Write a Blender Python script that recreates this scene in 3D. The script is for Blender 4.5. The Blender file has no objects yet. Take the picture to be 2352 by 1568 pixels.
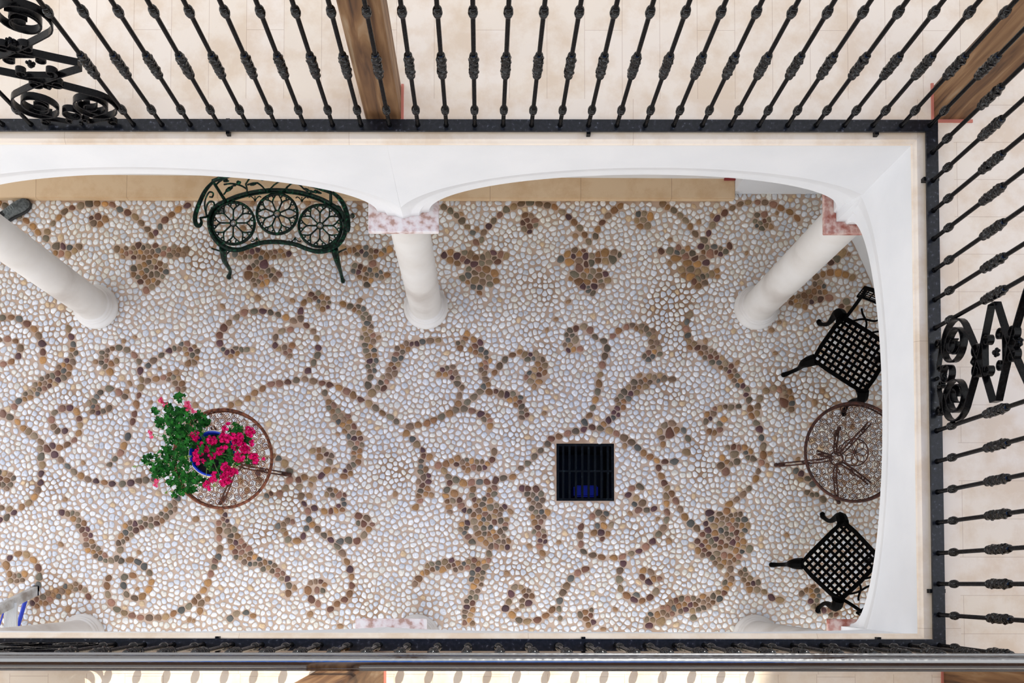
import bpy, bmesh, math, random
from mathutils import Vector, Matrix, Euler
random.seed(7)
PI = math.pi
sc = bpy.context.scene

# ------------------------------------------------------------------ camera, sky, sun, exposure
CAMZ, FPX, CU, CV = 7.04, 2050.0, 1107.0, 1276.0
CROT = Euler((0.0314, 0, 0.0012), 'XYZ')
cam_d = bpy.data.cameras.new('camera')
cam = bpy.data.objects.new('camera', cam_d)
sc.collection.objects.link(cam)
cam.location = (0, 0, CAMZ)
cam.rotation_euler = CROT
cam_d.sensor_width = 36.0
cam_d.lens = FPX * 36.0 / 2352.0
cam_d.shift_x = (1176 - CU) / 2352.0
cam_d.shift_y = (CV - 784) / 2352.0
cam_d.clip_start = 0.05
sc.camera = cam

world = bpy.data.worlds.new('sky'); sc.world = world
world.use_nodes = True
wn = world.node_tree.nodes; wl = world.node_tree.links
wn.clear()
w_out = wn.new('ShaderNodeOutputWorld'); w_bg = wn.new('ShaderNodeBackground')
w_tc = wn.new('ShaderNodeTexCoord'); w_map = wn.new('ShaderNodeMapping')
w_noise = wn.new('ShaderNodeTexNoise'); w_ramp = wn.new('ShaderNodeValToRGB')
w_noise.inputs['Scale'].default_value = 2.2; w_noise.inputs['Detail'].default_value = 4
w_ramp.color_ramp.elements[0].position = 0.98; w_ramp.color_ramp.elements[0].color = (0.965, 0.985, 1.0, 1)
w_ramp.color_ramp.elements[1].position = 1.0; w_ramp.color_ramp.elements[1].color = (0.10, 0.28, 0.85, 1)
wl.new(w_tc.outputs['Generated'], w_map.inputs['Vector']); wl.new(w_map.outputs[0], w_noise.inputs['Vector'])
w_sep = wn.new('ShaderNodeSeparateXYZ'); w_add = wn.new('ShaderNodeMath'); w_add.operation = 'MULTIPLY_ADD'
wl.new(w_tc.outputs['Generated'], w_sep.inputs[0]); wl.new(w_noise.outputs['Fac'], w_add.inputs[0])
w_add.inputs[1].default_value = 0.10; wl.new(w_sep.outputs['Z'], w_add.inputs[2])
wl.new(w_add.outputs[0], w_ramp.inputs[0]); wl.new(w_ramp.outputs[0], w_bg.inputs['Color'])
w_bg.inputs['Strength'].default_value = 1.5
wl.new(w_bg.outputs[0], w_out.inputs['Surface'])

sun_d = bpy.data.lights.new('sun', 'SUN'); sun = bpy.data.objects.new('sun', sun_d)
sc.collection.objects.link(sun)
sun_d.energy = 3.5; sun_d.angle = math.radians(0.8); sun_d.color = (1.0, 0.96, 0.88)
sun_dir = Vector((-0.32, -1.0, -1.13)).normalized()          # travels south, a little west, and down
sun.rotation_euler = sun_dir.to_track_quat('-Z', 'Y').to_euler()
sun.location = (2, 6, 12)

sc.view_settings.view_transform = 'Standard'; sc.view_settings.look = 'None'
sc.view_settings.exposure = 0.56; sc.view_settings.gamma = 1.0
sc.view_settings.use_curve_mapping = False

# ------------------------------------------------------------------ helpers
RM = CROT.to_matrix()
def at(u, v, z):
    "photo pixel -> the point of the horizontal plane z it shows"
    d = RM @ Vector(((u - CU) / FPX, -(v - CV) / FPX, -1.0))
    return Vector((0, 0, CAMZ)) + d * ((z - CAMZ) / d.z)

def link(name, me, parent=None, loc=None):
    o = bpy.data.objects.new(name, me); sc.collection.objects.link(o)
    if parent: o.parent = parent
    if loc is not None: o.location = loc
    return o
def mesh_from(bm, name, mats, smooth=True):
    bmesh.ops.recalc_face_normals(bm, faces=bm.faces)
    me = bpy.data.meshes.new(name); bm.to_mesh(me); bm.free()
    for m in (mats if isinstance(mats, (list, tuple)) else [mats]): me.materials.append(m)
    if smooth:
        me.polygons.foreach_set('use_smooth', [True] * len(me.polygons))
        me.update()
        try: me.set_sharp_from_angle(angle=math.radians(35))
        except Exception: pass
    return me
def obj(name, bm, mats, parent=None, smooth=True, loc=None):
    return link(name, mesh_from(bm, name, mats, smooth), parent, loc)
def empty(name, loc, rz=0):
    o = bpy.data.objects.new(name, None); sc.collection.objects.link(o)
    o.location = loc; o.rotation_euler = (0, 0, rz); o.empty_display_size = 0.1
    return o
def tag(o, label, cat, group=None):
    o['label'] = label; o['category'] = cat
    if group: o['group'] = group
    return o
def struct(o): o['kind'] = 'structure'; return o

def box(bm, x0, x1, y0, y1, z0, z1, M=None):
    vs = [Vector((x, y, z)) for z in (z0, z1) for y in (y0, y1) for x in (x0, x1)]
    if M is not None: vs = [M @ v for v in vs]
    v = [bm.verts.new(p) for p in vs]
    for f in ((0,2,3,1),(4,5,7,6),(0,1,5,4),(2,6,7,3),(0,4,6,2),(1,3,7,5)): bm.faces.new([v[i] for i in f])
def frames(pts, closed=False):
    n = len(pts); T = []
    for i in range(n):
        a = pts[(i-1) % n] if (closed or i > 0) else pts[i]
        b = pts[(i+1) % n] if (closed or i < n-1) else pts[i]
        t = (b - a); T.append(t.normalized() if t.length > 1e-9 else Vector((0,0,1)))
    ref = Vector((0,0,1)) if abs(T[0].z) < 0.9 else Vector((1,0,0))
    N = (ref - T[0]*ref.dot(T[0])).normalized(); out = []
    for t in T:
        N = N - t*N.dot(t)
        N = N.normalized() if N.length > 1e-6 else t.orthogonal().normalized()
        out.append((t, N, t.cross(N)))
    return out
def tube(bm, pts, r, n=8, closed=False, flat=1.0):
    pts = [Vector(p) for p in pts]
    rs = r if isinstance(r, (list, tuple)) else [r]*len(pts)
    if len(rs) != len(pts):
        rs = [rs[min(len(rs)-1, int(i*(len(rs)-1)/max(1, len(pts)-1)))]*(1-f) + rs[min(len(rs)-1, int(i*(len(rs)-1)/max(1,len(pts)-1))+1)]*f
              for i in range(len(pts)) for f in [(i*(len(rs)-1)/max(1,len(pts)-1)) % 1.0]]
    rings = []
    for p, (t, N, B), rr in zip(pts, frames(pts, closed), rs):
        rings.append([bm.verts.new(p + N*(rr*flat*math.cos(2*PI*k/n)) + B*(rr*math.sin(2*PI*k/n))) for k in range(n)])
    m = len(rings)
    for i in range(m if closed else m-1):
        a, b = rings[i], rings[(i+1) % m]
        for k in range(n): bm.faces.new((a[k], a[(k+1)%n], b[(k+1)%n], b[k]))
    if not closed:
        bm.faces.new(rings[0][::-1]); bm.faces.new(rings[-1])
def ribbon(bm, pts, W, w, t, up):
    "flat bar along pts; width w along the fixed axis up, thickness t in plane"
    up = Vector(up); pts = [Vector(p) for p in pts]; rings = []
    for i, p in enumerate(pts):
        a = pts[max(0,i-1)]; b = pts[min(len(pts)-1,i+1)]
        T = (b-a).normalized(); s = T.cross(up).normalized()
        rings.append([bm.verts.new(p + up*(w/2*i1) + s*(t/2*i2)) for i1,i2 in ((-1,-1),(1,-1),(1,1),(-1,1))])
    for a, b in zip(rings, rings[1:]):
        for k in range(4): bm.faces.new((a[k], a[(k+1)%4], b[(k+1)%4], b[k]))
    bm.faces.new(rings[0][::-1]); bm.faces.new(rings[-1])
def catmull(P, n=6, closed=False):
    P = [Vector(p) for p in P]; out = []; m = len(P)
    for i in range(m if closed else m-1):
        p0 = P[(i-1)%m] if (closed or i>0) else P[0]
        p1 = P[i]; p2 = P[(i+1)%m]
        p3 = P[(i+2)%m] if (closed or i+2<m) else P[-1]
        for k in range(n):
            t = k/n
            out.append(0.5*((2*p1)+(p2-p0)*t+(2*p0-5*p1+4*p2-p3)*t*t+(3*p1-p0-3*p2+p3)*t**3))
    if not closed: out.append(P[-1])
    return out
def lathe(bm, prof, n=24, c=(0,0,0), bump=None, cap=True):
    c = Vector(c); rings = []
    for r, z in prof:
        ring = []
        for k in range(n):
            a = 2*PI*k/n; rr = r * (1 + (bump(a, z) if bump else 0))
            ring.append(bm.verts.new(c + Vector((rr*math.cos(a), rr*math.sin(a), z))))
        rings.append(ring)
    for a, b in zip(rings, rings[1:]):
        for k in range(n): bm.faces.new((a[k], a[(k+1)%n], b[(k+1)%n], b[k]))
    if cap: bm.faces.new(rings[0][::-1]); bm.faces.new(rings[-1])
def blob(bm, c, rx, ry, rz, M=None, n=8):
    ret = bmesh.ops.create_uvsphere(bm, u_segments=n, v_segments=max(4, n//2+1), radius=1)
    for v in ret['verts']:
        p = Vector((v.co.x*rx, v.co.y*ry, v.co.z*rz))
        if M is not None: p = M @ p
        v.co = p + Vector(c)
def spiral(cx, cz, r0, r1, a_end, turns, cw=True, n=26):
    "2d spiral opening outwards and ending at angle a_end (deg)"
    out = []; N = int(n*turns)
    for i in range(N+1):
        f = i/N; ang = math.radians(a_end) + (1-f)*turns*2*PI*(1 if cw else -1)
        r = r0 + (r1-r0)*f**0.85
        out.append((cx + r*math.cos(ang), cz + r*math.sin(ang)))
    return out

# ------------------------------------------------------------------ materials
def newmat(name, col, rough=0.6, metal=0.0, spec=None):
    m = bpy.data.materials.new(name); m.use_nodes = True
    b = m.node_tree.nodes['Principled BSDF']
    b.inputs['Base Color'].default_value = (*col, 1); b.inputs['Roughness'].default_value = rough
    b.inputs['Metallic'].default_value = metal
    if spec is not None: b.inputs['Specular IOR Level'].default_value = spec
    return m
def noise_col(m, cols, scale=8, detail=4, stretch=None, pos=(0.35, 0.65), bump=0.0, bump_scale=None, bdist=0.01):
    nt = m.node_tree; N = nt.nodes; L = nt.links; b = N['Principled BSDF']
    tc = N.new('ShaderNodeTexCoord'); mp = N.new('ShaderNodeMapping')
    if stretch: mp.inputs['Scale'].default_value = stretch
    no = N.new('ShaderNodeTexNoise'); no.inputs['Scale'].default_value = scale; no.inputs['Detail'].default_value = detail
    rp = N.new('ShaderNodeValToRGB'); cr = rp.color_ramp
    cr.elements[0].position = pos[0]; cr.elements[0].color = (*cols[0], 1)
    cr.elements[1].position = pos[1]; cr.elements[1].color = (*cols[-1], 1)
    for i, c in enumerate(cols[1:-1]):
        e = cr.elements.new(pos[0] + (pos[1]-pos[0])*(i+1)/(len(cols)-1)); e.color = (*c, 1)
    L.new(tc.outputs['Object'], mp.inputs['Vector']); L.new(mp.outputs[0], no.inputs['Vector'])
    L.new(no.outputs['Fac'], rp.inputs[0]); L.new(rp.outputs[0], b.inputs['Base Color'])
    if bump:
        n2 = N.new('ShaderNodeTexNoise'); n2.inputs['Scale'].default_value = bump_scale or scale*4; n2.inputs['Detail'].default_value = 3
        L.new(mp.outputs[0], n2.inputs['Vector'])
        bp = N.new('ShaderNodeBump'); bp.inputs['Strength'].default_value = bump; bp.inputs['Distance'].default_value = bdist
        L.new(n2.outputs['Fac'], bp.inputs['Height']); L.new(bp.outputs[0], b.inputs['Normal'])
    return m

M_plaster = noise_col(newmat('white_plaster', (0.86,0.86,0.87), 0.85), [(0.75,0.755,0.77),(0.80,0.80,0.81)], 3, 4, bump=0.12, bump_scale=60, bdist=0.004)
M_back = noise_col(newmat('old_plaster', (0.7,0.69,0.68), 0.9), [(0.66,0.66,0.67),(0.74,0.73,0.72)], 3, 4)
M_stonecol = noise_col(newmat('column_stone', (0.74,0.68,0.63), 0.8), [(0.52,0.47,0.43),(0.67,0.63,0.59),(0.73,0.70,0.67)], 2.2, 5, pos=(0.3,0.62), bump=0.15, bump_scale=50, bdist=0.004)
M_capital = noise_col(newmat('pink_capital_stone', (0.6,0.5,0.5), 0.8), [(0.44,0.27,0.22),(0.70,0.58,0.57),(0.78,0.73,0.72)], 22, 6, pos=(0.36,0.6))
M_capred = noise_col(newmat('red_capital_stone', (0.45,0.22,0.18), 0.8), [(0.33,0.10,0.07),(0.50,0.27,0.23),(0.66,0.5,0.45)], 22, 6, pos=(0.36,0.62))
M_iron = newmat('black_painted_iron', (0.002,0.002,0.0025), 0.2, 0.0, 0.13)
M_knob = newmat('glossy_black_iron', (0.002,0.002,0.0025), 0.12, 0.0, 0.34)
M_rail = newmat('polished_black_handrail', (0.004,0.004,0.006), 0.10, 0.0, 0.5)
M_rail.node_tree.nodes['Principled BSDF'].inputs['IOR'].default_value = 2.6
def add_rough_noise(m, scale, lo, hi, bump=0.2, bd=0.001):
    nt=m.node_tree; N=nt.nodes; L=nt.links; b=N['Principled BSDF']
    tc=N.new('ShaderNodeTexCoord'); no=N.new('ShaderNodeTexNoise'); no.inputs['Scale'].default_value=scale; no.inputs['Detail'].default_value=5
    mr=N.new('ShaderNodeMapRange'); mr.inputs['From Min'].default_value=.3; mr.inputs['From Max'].default_value=.7
    mr.inputs['To Min'].default_value=lo; mr.inputs['To Max'].default_value=hi
    L.new(tc.outputs['Object'],no.inputs['Vector']); L.new(no.outputs['Fac'],mr.inputs['Value']); L.new(mr.outputs[0],b.inputs['Roughness'])
    bp=N.new('ShaderNodeBump'); bp.inputs['Strength'].default_value=bump; bp.inputs['Distance'].default_value=bd
    L.new(no.outputs['Fac'],bp.inputs['Height']); L.new(bp.outputs[0],b.inputs['Normal'])
add_rough_noise(M_iron, 90, 0.14, 0.34, 0.05, 0.0004)
add_rough_noise(M_rail, 60, 0.06, 0.22, 0.04, 0.0003)
M_bar = noise_col(newmat('dusty_black_iron', (0.02,0.02,0.03), 0.28, 0, 0.3), [(0.004,0.005,0.007),(0.010,0.011,0.016),(0.12,0.13,0.16)], 60, 8, pos=(0.42,0.80), bump=0.12, bump_scale=90, bdist=0.0006)
M_cast = newmat('black_cast_aluminium', (0.0012,0.0010,0.001), 0.5, 0, 0.04)
M_green = noise_col(newmat('green_painted_iron', (0.01,0.09,0.06), 0.3, 0, 0.16), [(0.0006,0.004,0.003),(0.0015,0.018,0.010),(0.02,0.14,0.065)], 55, 6, pos=(0.42,0.74))
M_rust = noise_col(newmat('rusty_iron', (0.14,0.05,0.02), 0.8), [(0.05,0.013,0.005),(0.16,0.045,0.016),(0.26,0.085,0.035)], 40, 5)
M_rustdk = noise_col(newmat('dark_rusty_iron', (0.05,0.015,0.008), 0.8), [(0.018,0.005,0.003),(0.075,0.02,0.009)], 40, 5)
M_red = newmat('red_mortar', (0.60,0.20,0.14), 0.8)
M_darkred = newmat('dark_red_edge', (0.25,0.03,0.03), 0.8)

M_wood = newmat('weathered_wood', (0.3,0.15,0.07), 0.65)
def wood_nodes(m):
    nt=m.node_tree; N=nt.nodes; L=nt.links; b=N['Principled BSDF']
    tc=N.new('ShaderNodeTexCoord'); mp=N.new('ShaderNodeMapping'); mp.inputs['Scale'].default_value=(14,14,1.3)
    n1=N.new('ShaderNodeTexNoise'); n1.inputs['Scale'].default_value=1.6; n1.inputs['Detail'].default_value=8; n1.inputs['Distortion'].default_value=0.9
    r1=N.new('ShaderNodeValToRGB'); cr=r1.color_ramp
    cr.elements[0].position=.3; cr.elements[0].color=(0.05,0.02,0.008,1)
    cr.elements[1].position=.80; cr.elements[1].color=(0.46,0.34,0.22,1)
    e=cr.elements.new(.45); e.color=(0.17,0.08,0.03,1)
    e=cr.elements.new(.6); e.color=(0.26,0.14,0.06,1)
    L.new(tc.outputs['Object'],mp.inputs['Vector']); L.new(mp.outputs[0],n1.inputs['Vector'])
    L.new(n1.outputs['Fac'],r1.inputs[0]); L.new(r1.outputs[0],b.inputs['Base Color'])
    bp=N.new('ShaderNodeBump'); bp.inputs['Strength'].default_value=.6; bp.inputs['Distance'].default_value=.004
    L.new(n1.outputs['Fac'],bp.inputs['Height']); L.new(bp.outputs[0],b.inputs['Normal'])
wood_nodes(M_wood)

def tile_mat(name, swap, c1, c2, mort, w=0.60, h=0.175, shift=(0,0)):
    m = newmat(name, c1, 0.55); nt=m.node_tree; N=nt.nodes; L=nt.links; b=N['Principled BSDF']
    tc=N.new('ShaderNodeTexCoord'); sp=N.new('ShaderNodeSeparateXYZ'); cb=N.new('ShaderNodeCombineXYZ')
    L.new(tc.outputs['Object'],sp.inputs[0])
    ax=N.new('ShaderNodeMath'); ax.operation='ADD'; ax.inputs[1].default_value=20+shift[0]
    ay=N.new('ShaderNodeMath'); ay.operation='ADD'; ay.inputs[1].default_value=20+shift[1]
    L.new(sp.outputs['Y' if swap else 'X'],ax.inputs[0]); L.new(sp.outputs['X' if swap else 'Y'],ay.inputs[0])
    L.new(ax.outputs[0],cb.inputs[0]); L.new(ay.outputs[0],cb.inputs[1])
    br=N.new('ShaderNodeTexBrick'); br.offset=0.37; br.offset_frequency=3
    br.inputs['Scale'].default_value=1; br.inputs['Brick Width'].default_value=w; br.inputs['Row Height'].default_value=h
    br.inputs['Mortar Size'].default_value=0.0012; br.inputs['Mortar Smooth'].default_value=0.3; br.inputs['Bias'].default_value=-.1
    br.inputs['Color1'].default_value=(*c1,1); br.inputs['Color2'].default_value=(*c2,1); br.inputs['Mortar'].default_value=(*mort,1)
    L.new(cb.outputs[0],br.inputs['Vector'])
    no=N.new('ShaderNodeTexNoise'); no.inputs['Scale'].default_value=5; no.inputs['Detail'].default_value=7; no.inputs['Roughness'].default_value=.65
    L.new(tc.outputs['Object'],no.inputs['Vector'])
    rp=N.new('ShaderNodeValToRGB'); rp.color_ramp.elements[0].position=.38; rp.color_ramp.elements[0].color=(0.86,0.78,0.69,1)
    rp.color_ramp.elements[1].position=.56; rp.color_ramp.elements[1].color=(1,1,1,1)
    L.new(no.outputs['Fac'],rp.inputs[0])
    mx=N.new('ShaderNodeMix'); mx.data_type='RGBA'; mx.blend_type='MULTIPLY'; mx.inputs['Factor'].default_value=.8
    L.new(br.outputs['Color'],mx.inputs['A']); L.new(rp.outputs[0],mx.inputs['B']); L.new(mx.outputs['Result'],b.inputs['Base Color'])
    return m
LC1, LC2, LMO = (0.86,0.75,0.62), (0.83,0.71,0.56), (0.60,0.46,0.34)
M_tileN = tile_mat('limestone_tiles_north', True, LC1, LC2, LMO)
M_tileE = tile_mat('limestone_tiles_east', False, LC1, LC2, LMO)
M_cope = tile_mat('limestone_coping', False, LC1, (0.82,0.70,0.57), LMO, 1.32, 5.0, (0.42,0))
M_copeE = tile_mat('limestone_coping_east', True, LC1, (0.82,0.70,0.57), LMO, 1.32, 5.0, (0.0,0))
M_skirt = tile_mat('stone_skirting', False, (0.70,0.51,0.32), (0.64,0.46,0.28), (0.2,0.1,0.05), 0.72, 5.0, (0.1,0))

# ------------------------------------------------------------------ courtyard floor: pebble mosaic
# the mosaic pattern, strokes (x, y, width) read on crops of the floor
def C(ox, oy, s): return lambda *P: [(ox + p[0]/s, oy + p[1]/s, p[2] if len(p) > 2 else 14) for p in P]
A=C(0,640,4.356); B=C(450,640,2.488); Cc=C(900,700,2.488); D=C(1280,700,2.083); E=C(0,960,1.866); F=C(450,960,1.866)
G=C(900,1000,1.992); H=C(1380,1040,2.168); N1=C(0,390,4.9); N2=C(1000,390,4.9); N3=C(1440,390,3.92); R5=C(780,540,2.904); R4=C(430,390,5.8075); R8=C(780,1028,2.904)
STROKES = [
 A((-60,395),(40,390),(130,385),(220,410),(300,470),(350,510),(390,580),(425,650),(430,740),(430,820),(425,900)),
 A((-10,610),(70,600),(130,605),(190,660),(200,730),(150,810),(60,850),(-20,870)),
 A((690,500),(720,600),(735,700,20),(720,800,30),(650,920,40),(520,1010,40),(400,1080,35),(270,1160,26),(180,1230,18),(130,1300)),
 A((1100,930,14),(1040,860,24),(1030,780,28),(1090,720,24),(1200,690,18),(1300,730),(1390,820),(1410,930),(1420,1030),(1400,1110),(1385,1190),(1350,1330),(1330,1420),(1310,1520)),
 A((1090,860,22),(1150,830,22)),
 A((1480,870),(1560,800),(1640,750),(1740,700,20),(1850,690,28),(1930,740,34),(1930,820,28),(1880,850,18)),
 A((1430,1030),(1550,1005),(1640,985,18),(1720,980,26),(1790,1040,26),(1810,1110,24)),
 A((1250,1180),(1140,1110),(1040,1110,18),(960,1190,24),(930,1260,26),(980,1320,26),(1070,1320,22),(1110,1260)),
 A((540,1490),(510,1400),(560,1330),(640,1295),(740,1300),(790,1380),(810,1470)),
 E((345,25),(335,65),(318,98),(290,113),(255,125),(215,115)), E((228,40),(260,62),(290,45)),
 A((30,1350),(150,1410),(230,1490),(310,1540)),
 B((290,405,16),(240,415,24),(180,420,26),(140,380,20),(135,320),(170,270),(250,210),(340,185),(400,188),(445,198),(495,213),(545,235),(600,265)),
 B((760,150,20),(720,110,30),(660,110,26),(615,140,18),(598,190),(605,235),(640,275),(680,310),(692,355),(698,410),(685,460),(650,510),(625,560)),
 B((740,165,22),(700,165,20)),
 B((540,290,18),(490,300,18),(455,335,18),(455,385,18),(500,400,22),(545,430,20)), B((540,390,22),(565,370,12)),
 B((200,722),(280,695),(360,640),(430,605),(490,597),(560,580),(630,575),(700,595),(760,605,16),(840,632),(890,660),(940,690),(1000,720),(1060,765),(1110,790),(1145,815),(1190,850)),
 B((840,145),(890,165,22),(950,180,24),(975,230,30),(985,300,38),(985,370,40),(1000,440,36),(1005,510,26),(995,570,18),(970,640)),
 R5((660,700,12),(560,710,18),(460,735,26),(390,800,30),(360,880,30),(320,950,30),(250,1030,22),(180,1075,14)),
 B((735,650),(760,710,22),(800,770,34),(860,830,40),(900,895,40)),
 F((640,10,44),(665,60,42),(690,120,36),(690,165,32),(655,225,24),(620,265,14)),
 F((500,140,18),(525,135,20),(560,150,24),(575,200,16),(550,235,13),(525,255),(490,262),(440,250)), F((525,165,22),(540,170,20)),
 F((340,165,20),(375,190,16),(400,220),(400,270),(375,315),(340,325,16),(300,330,22)), F((270,270,24),(265,230,18)),
 F((440,265),(450,330),(465,370),(480,400),(485,430),(475,465),(465,495),(445,525),(400,522,16),(375,510)), F((410,440,20),(365,460,24),(385,490,22)),
 F((560,320,22),(600,320,30),(635,350,22),(610,390,26),(560,400,20),(510,385),(475,370)),
 F((490,450),(530,485),(570,515),(600,545),(625,575),(645,610),(665,660),(668,730),(650,765),(620,790),(585,805,16),(565,835)),
 F((525,795),(490,770),(480,720,16),(520,700,26),(560,710,20)), F((540,740,20),(510,730,20)),
 F((590,540),(640,525),(690,520,20),(735,485,18),(750,450,20),(715,420,18),(675,420,16)), F((695,450,22),(720,450,22)),
 F((105,400,12),(125,430,22),(145,480,30),(170,540,42),(210,590,44),(270,620,34),(330,640,28),(370,680,24),(400,720,18),(392,760,12)),
 F((100,450),(100,530),(100,580,16),(85,620),(70,660),(50,705),(30,740,16),(12,770),(15,800)),
 F((145,860),(170,840),(200,830),(235,840),(255,860,12)),
 E((70,10),(100,40),(130,65),(185,110),(215,145),(245,168),(280,198),(310,225),(350,248),(385,265),(425,270),(470,280),(515,283),(548,280),(590,270),(650,262),(700,250)),
 E((470,200),(490,180),(520,145),(548,80),(565,50)),
 E((170,130),(178,170),(182,210),(175,240),(172,290,15),(155,325),(125,362),(90,385,15),(50,410,16),(20,432,16),(-20,440)),
 E((60,390),(10,385),(-20,385)), E((-10,240,30),(30,255,40),(40,290,26),(0,290,24)),
 E((265,405,16),(300,410,26),(335,440,28),(365,490,34),(390,550,34),(430,590,32),(470,605,20),(495,635,14)),
 E((755,345,22),(735,390,30),(690,430,34),(630,450,34),(560,475,36),(530,520,28),(510,580,16),(495,610,16)),
 E((465,685),(458,735),(475,785),(505,822),(545,838),(590,852),(630,855),(665,855),(705,850),(745,835),(785,820),(825,795),(850,765),(872,735),(890,700),(905,660),(925,610)),
 E((510,612,16),(550,608,15),(600,620,16),(635,655),(650,690),(640,730,18),(610,762,18),(575,770),(542,755,16),(528,710),(535,680),(570,675),(592,700,12)),
 E((165,715),(168,680),(165,640),(150,612,18),(120,588),(80,582),(40,600),(25,635),(35,660,18),(60,690,26),(90,690,28),(105,665,18)),
 E((380,765,12),(365,740,20),(330,725,26),(280,735,26),(230,760,30),(180,785,30),(140,795,20)),
 E((860,790),(855,830),(862,860,12)),
 Cc((430,180,20),(400,220,28),(390,250,16)), Cc((480,220,30),(470,260,28),(520,270,30),(550,310,24),(525,350,24),(525,400,20),(545,440,22),(510,485,20),(480,510),(455,540),(420,565)),
 Cc((585,390),(620,345),(650,310),(710,280,16),(780,290,26),(840,310,32),(860,360,38),(820,400,34),(780,410,24)), Cc((790,435,16),(850,440,18)),
 Cc((270,395,14),(300,375,30),(345,385,34),(375,430,26),(395,480,22),(385,530,18),(380,570,16)),
 Cc((560,495,16),(610,500,24),(660,515,28),(710,540,30),(740,580,28),(760,620,22),(745,650,20)),
 Cc((410,595,18),(470,610,16),(520,635,24),(560,670,22),(555,715,14)), Cc((430,570,16),(390,560,16)),
 Cc((370,600),(330,620),(285,640),(240,660),(200,675),(150,685),(105,695),(60,700,16)),
 Cc((85,735),(115,765),(150,800),(190,845),(230,885)),
 G((210,135,16),(240,160,16),(260,190,16),(300,205,16),(340,218),(380,212),(420,212),(460,208),(510,195),(550,190),(575,180)),
 G((250,130,16),(300,120,30),(350,130,36),(400,135,34),(440,130,24),(465,100,16),(468,75),(470,40)),
 G((150,80,14),(135,120,20),(145,180,36),(150,230,36),(130,280,24),(105,335,18)),
 G((265,215,14),(245,265,18),(265,310,26),(260,350,20)), G((285,260,16),(320,320,22),(350,350,20)),
 G((370,250,20),(380,290,24),(400,340,36),(410,400,50),(430,450,52),(500,500,30),(530,510,24)), G((330,400,24),(330,440,24),(370,490,18),(405,505,14)),
 G((460,250,24),(430,310,28),(480,340,34),(520,320,18)), G((480,380,40),(520,400,20),(500,460,26),(540,490,20)),
 G((590,235,20),(620,255,24),(650,310,30),(670,370,36),(665,430,32),(690,470,28),(675,510,18),(695,545,14)), G((660,245,18),(695,300,22)), G((715,350,12),(715,390,12)),
 G((105,680),(120,655,16),(160,620,24),(210,600,32),(260,590,32),(320,600,28),(370,590,24),(440,560,22),(440,520,12)),
 G((400,600,40),(390,660,36),(375,720,36),(350,770,36),(350,820,32),(340,850,24)), G((370,858,12)),
 G((520,790,16),(545,740,20),(545,710,16),(575,690,18),(610,710,26),(640,730,20)), G((610,750,26),(600,770,24),(640,765,16)),
 G((550,820,16),(580,845,18),(640,850),(700,825),(730,800),(760,770)),
 G((770,835),(765,790),(768,750),(785,710),(810,675),(835,640),(875,615,16),(920,600,16)),
 G((870,820,22),(910,810,26),(880,840,24),(920,860,22)),
 G((960,555),(900,545),(870,520),(865,480,15),(862,440),(870,395)),
 R8((1685,460,18),(1740,430,13),(1790,450,14)), R8((1720,520,14)),R8((1760,520,16)),R8((1700,565,14)),R8((1745,570,18)),R8((1790,575,13)),R8((1810,515,12)),R8((1750,605,12)),
 G((590,150),(625,125),(655,95,16),(685,65),(715,40,15),(745,20)),
 D((-30,640),(20,625),(75,608,16),(110,600),(150,590),(185,585),(220,595),(260,605),(300,622,16),(340,645),(375,675),(400,700,15),(435,720),(475,745),(510,750),(555,750,15),(600,740,13)),
 D((130,565),(155,525),(170,485),(183,455),(192,420),(200,385),(205,340),(212,305),(220,268),(230,235),(240,190,15),(210,165,18),(165,145,16),(150,110,16),(100,105,18),(60,130,26),(45,170,24),(55,210,24),(80,215,24),(115,210,18)), D((80,180,20),(95,155,18)),
 D((265,150),(300,118),(340,105,18),(390,110,22),(440,130,26),(460,170,30),(470,220,30),(440,250,26),(420,245,22)),
 D((215,575,16),(260,545,22),(280,510,28),(310,460,36),(350,410,40),(410,370,36),(460,350,30),(520,350,22),(585,360,14)),
 D((632,48,12),(618,90,16),(620,140,20),(650,190,30),(700,220,34),(760,260,34),(810,290,32),(850,340,32),(890,390,24),(915,440,20),(920,480,16),(925,520,16),(950,560),(968,600),(978,650),(985,690),(980,740),(968,780),(955,820),(935,860)),
 D((870,485,16),(820,485,20),(770,495,22),(730,525,22),(710,570,18),(740,605,20),(785,600,24)), D((775,570,18),(800,550,20)),
 D((955,520,12),(960,485),(970,450),(990,420),(1025,400,18),(1070,400,20),(1110,430,26),(1120,480,26),(1120,510,14)), D((1085,465,18)),
 D((820,690,22),(870,680,20),(910,710,26),(940,740,18)), D((790,730,18),(825,770,22)), D((780,770,16)), D((805,800,18)), D((860,750,18)), D((850,715,18)),
 D((625,640,16),(600,595,18),(570,600,18),(560,570,16),(520,570,18),(490,610,18),(505,640,22),(505,670,18)), D((540,615,20)), D((620,705,15)),
 D((485,780),(500,820),(515,860,16)),
 H((300,165),(330,170,16),(325,235,18),(330,290,18),(328,320),(315,355),(300,390),(270,430,12),(240,455),(200,485),(155,500),(115,515),(80,520),(30,522),(0,520)),
 H((350,200,16)), H((375,240),(400,285,16),(430,330),(460,362),(495,385)),
 H((155,175,18),(190,165,18),(220,190,16)), H((135,210,14)), H((180,230,22),(165,260,18)), H((205,250,16)), H((190,285),(225,285),(260,280),(290,260)),
 H((570,320,36),(640,330,36),(700,340,36),(720,380,30)), H((550,370,40),(620,390,44),(680,400,40)), H((510,430,40),(570,440,44),(640,450,46),(700,460,44)), H((500,480,28),(560,520,30),(620,520,40),(690,520,30)), H((740,480,18),(740,515,14)), H((600,560,20),(645,560,22),(640,590,16)), H((540,300,16)), H((630,290,16)),
 H((640,255),(690,220,16),(725,190),(760,155),(780,120)),
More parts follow.
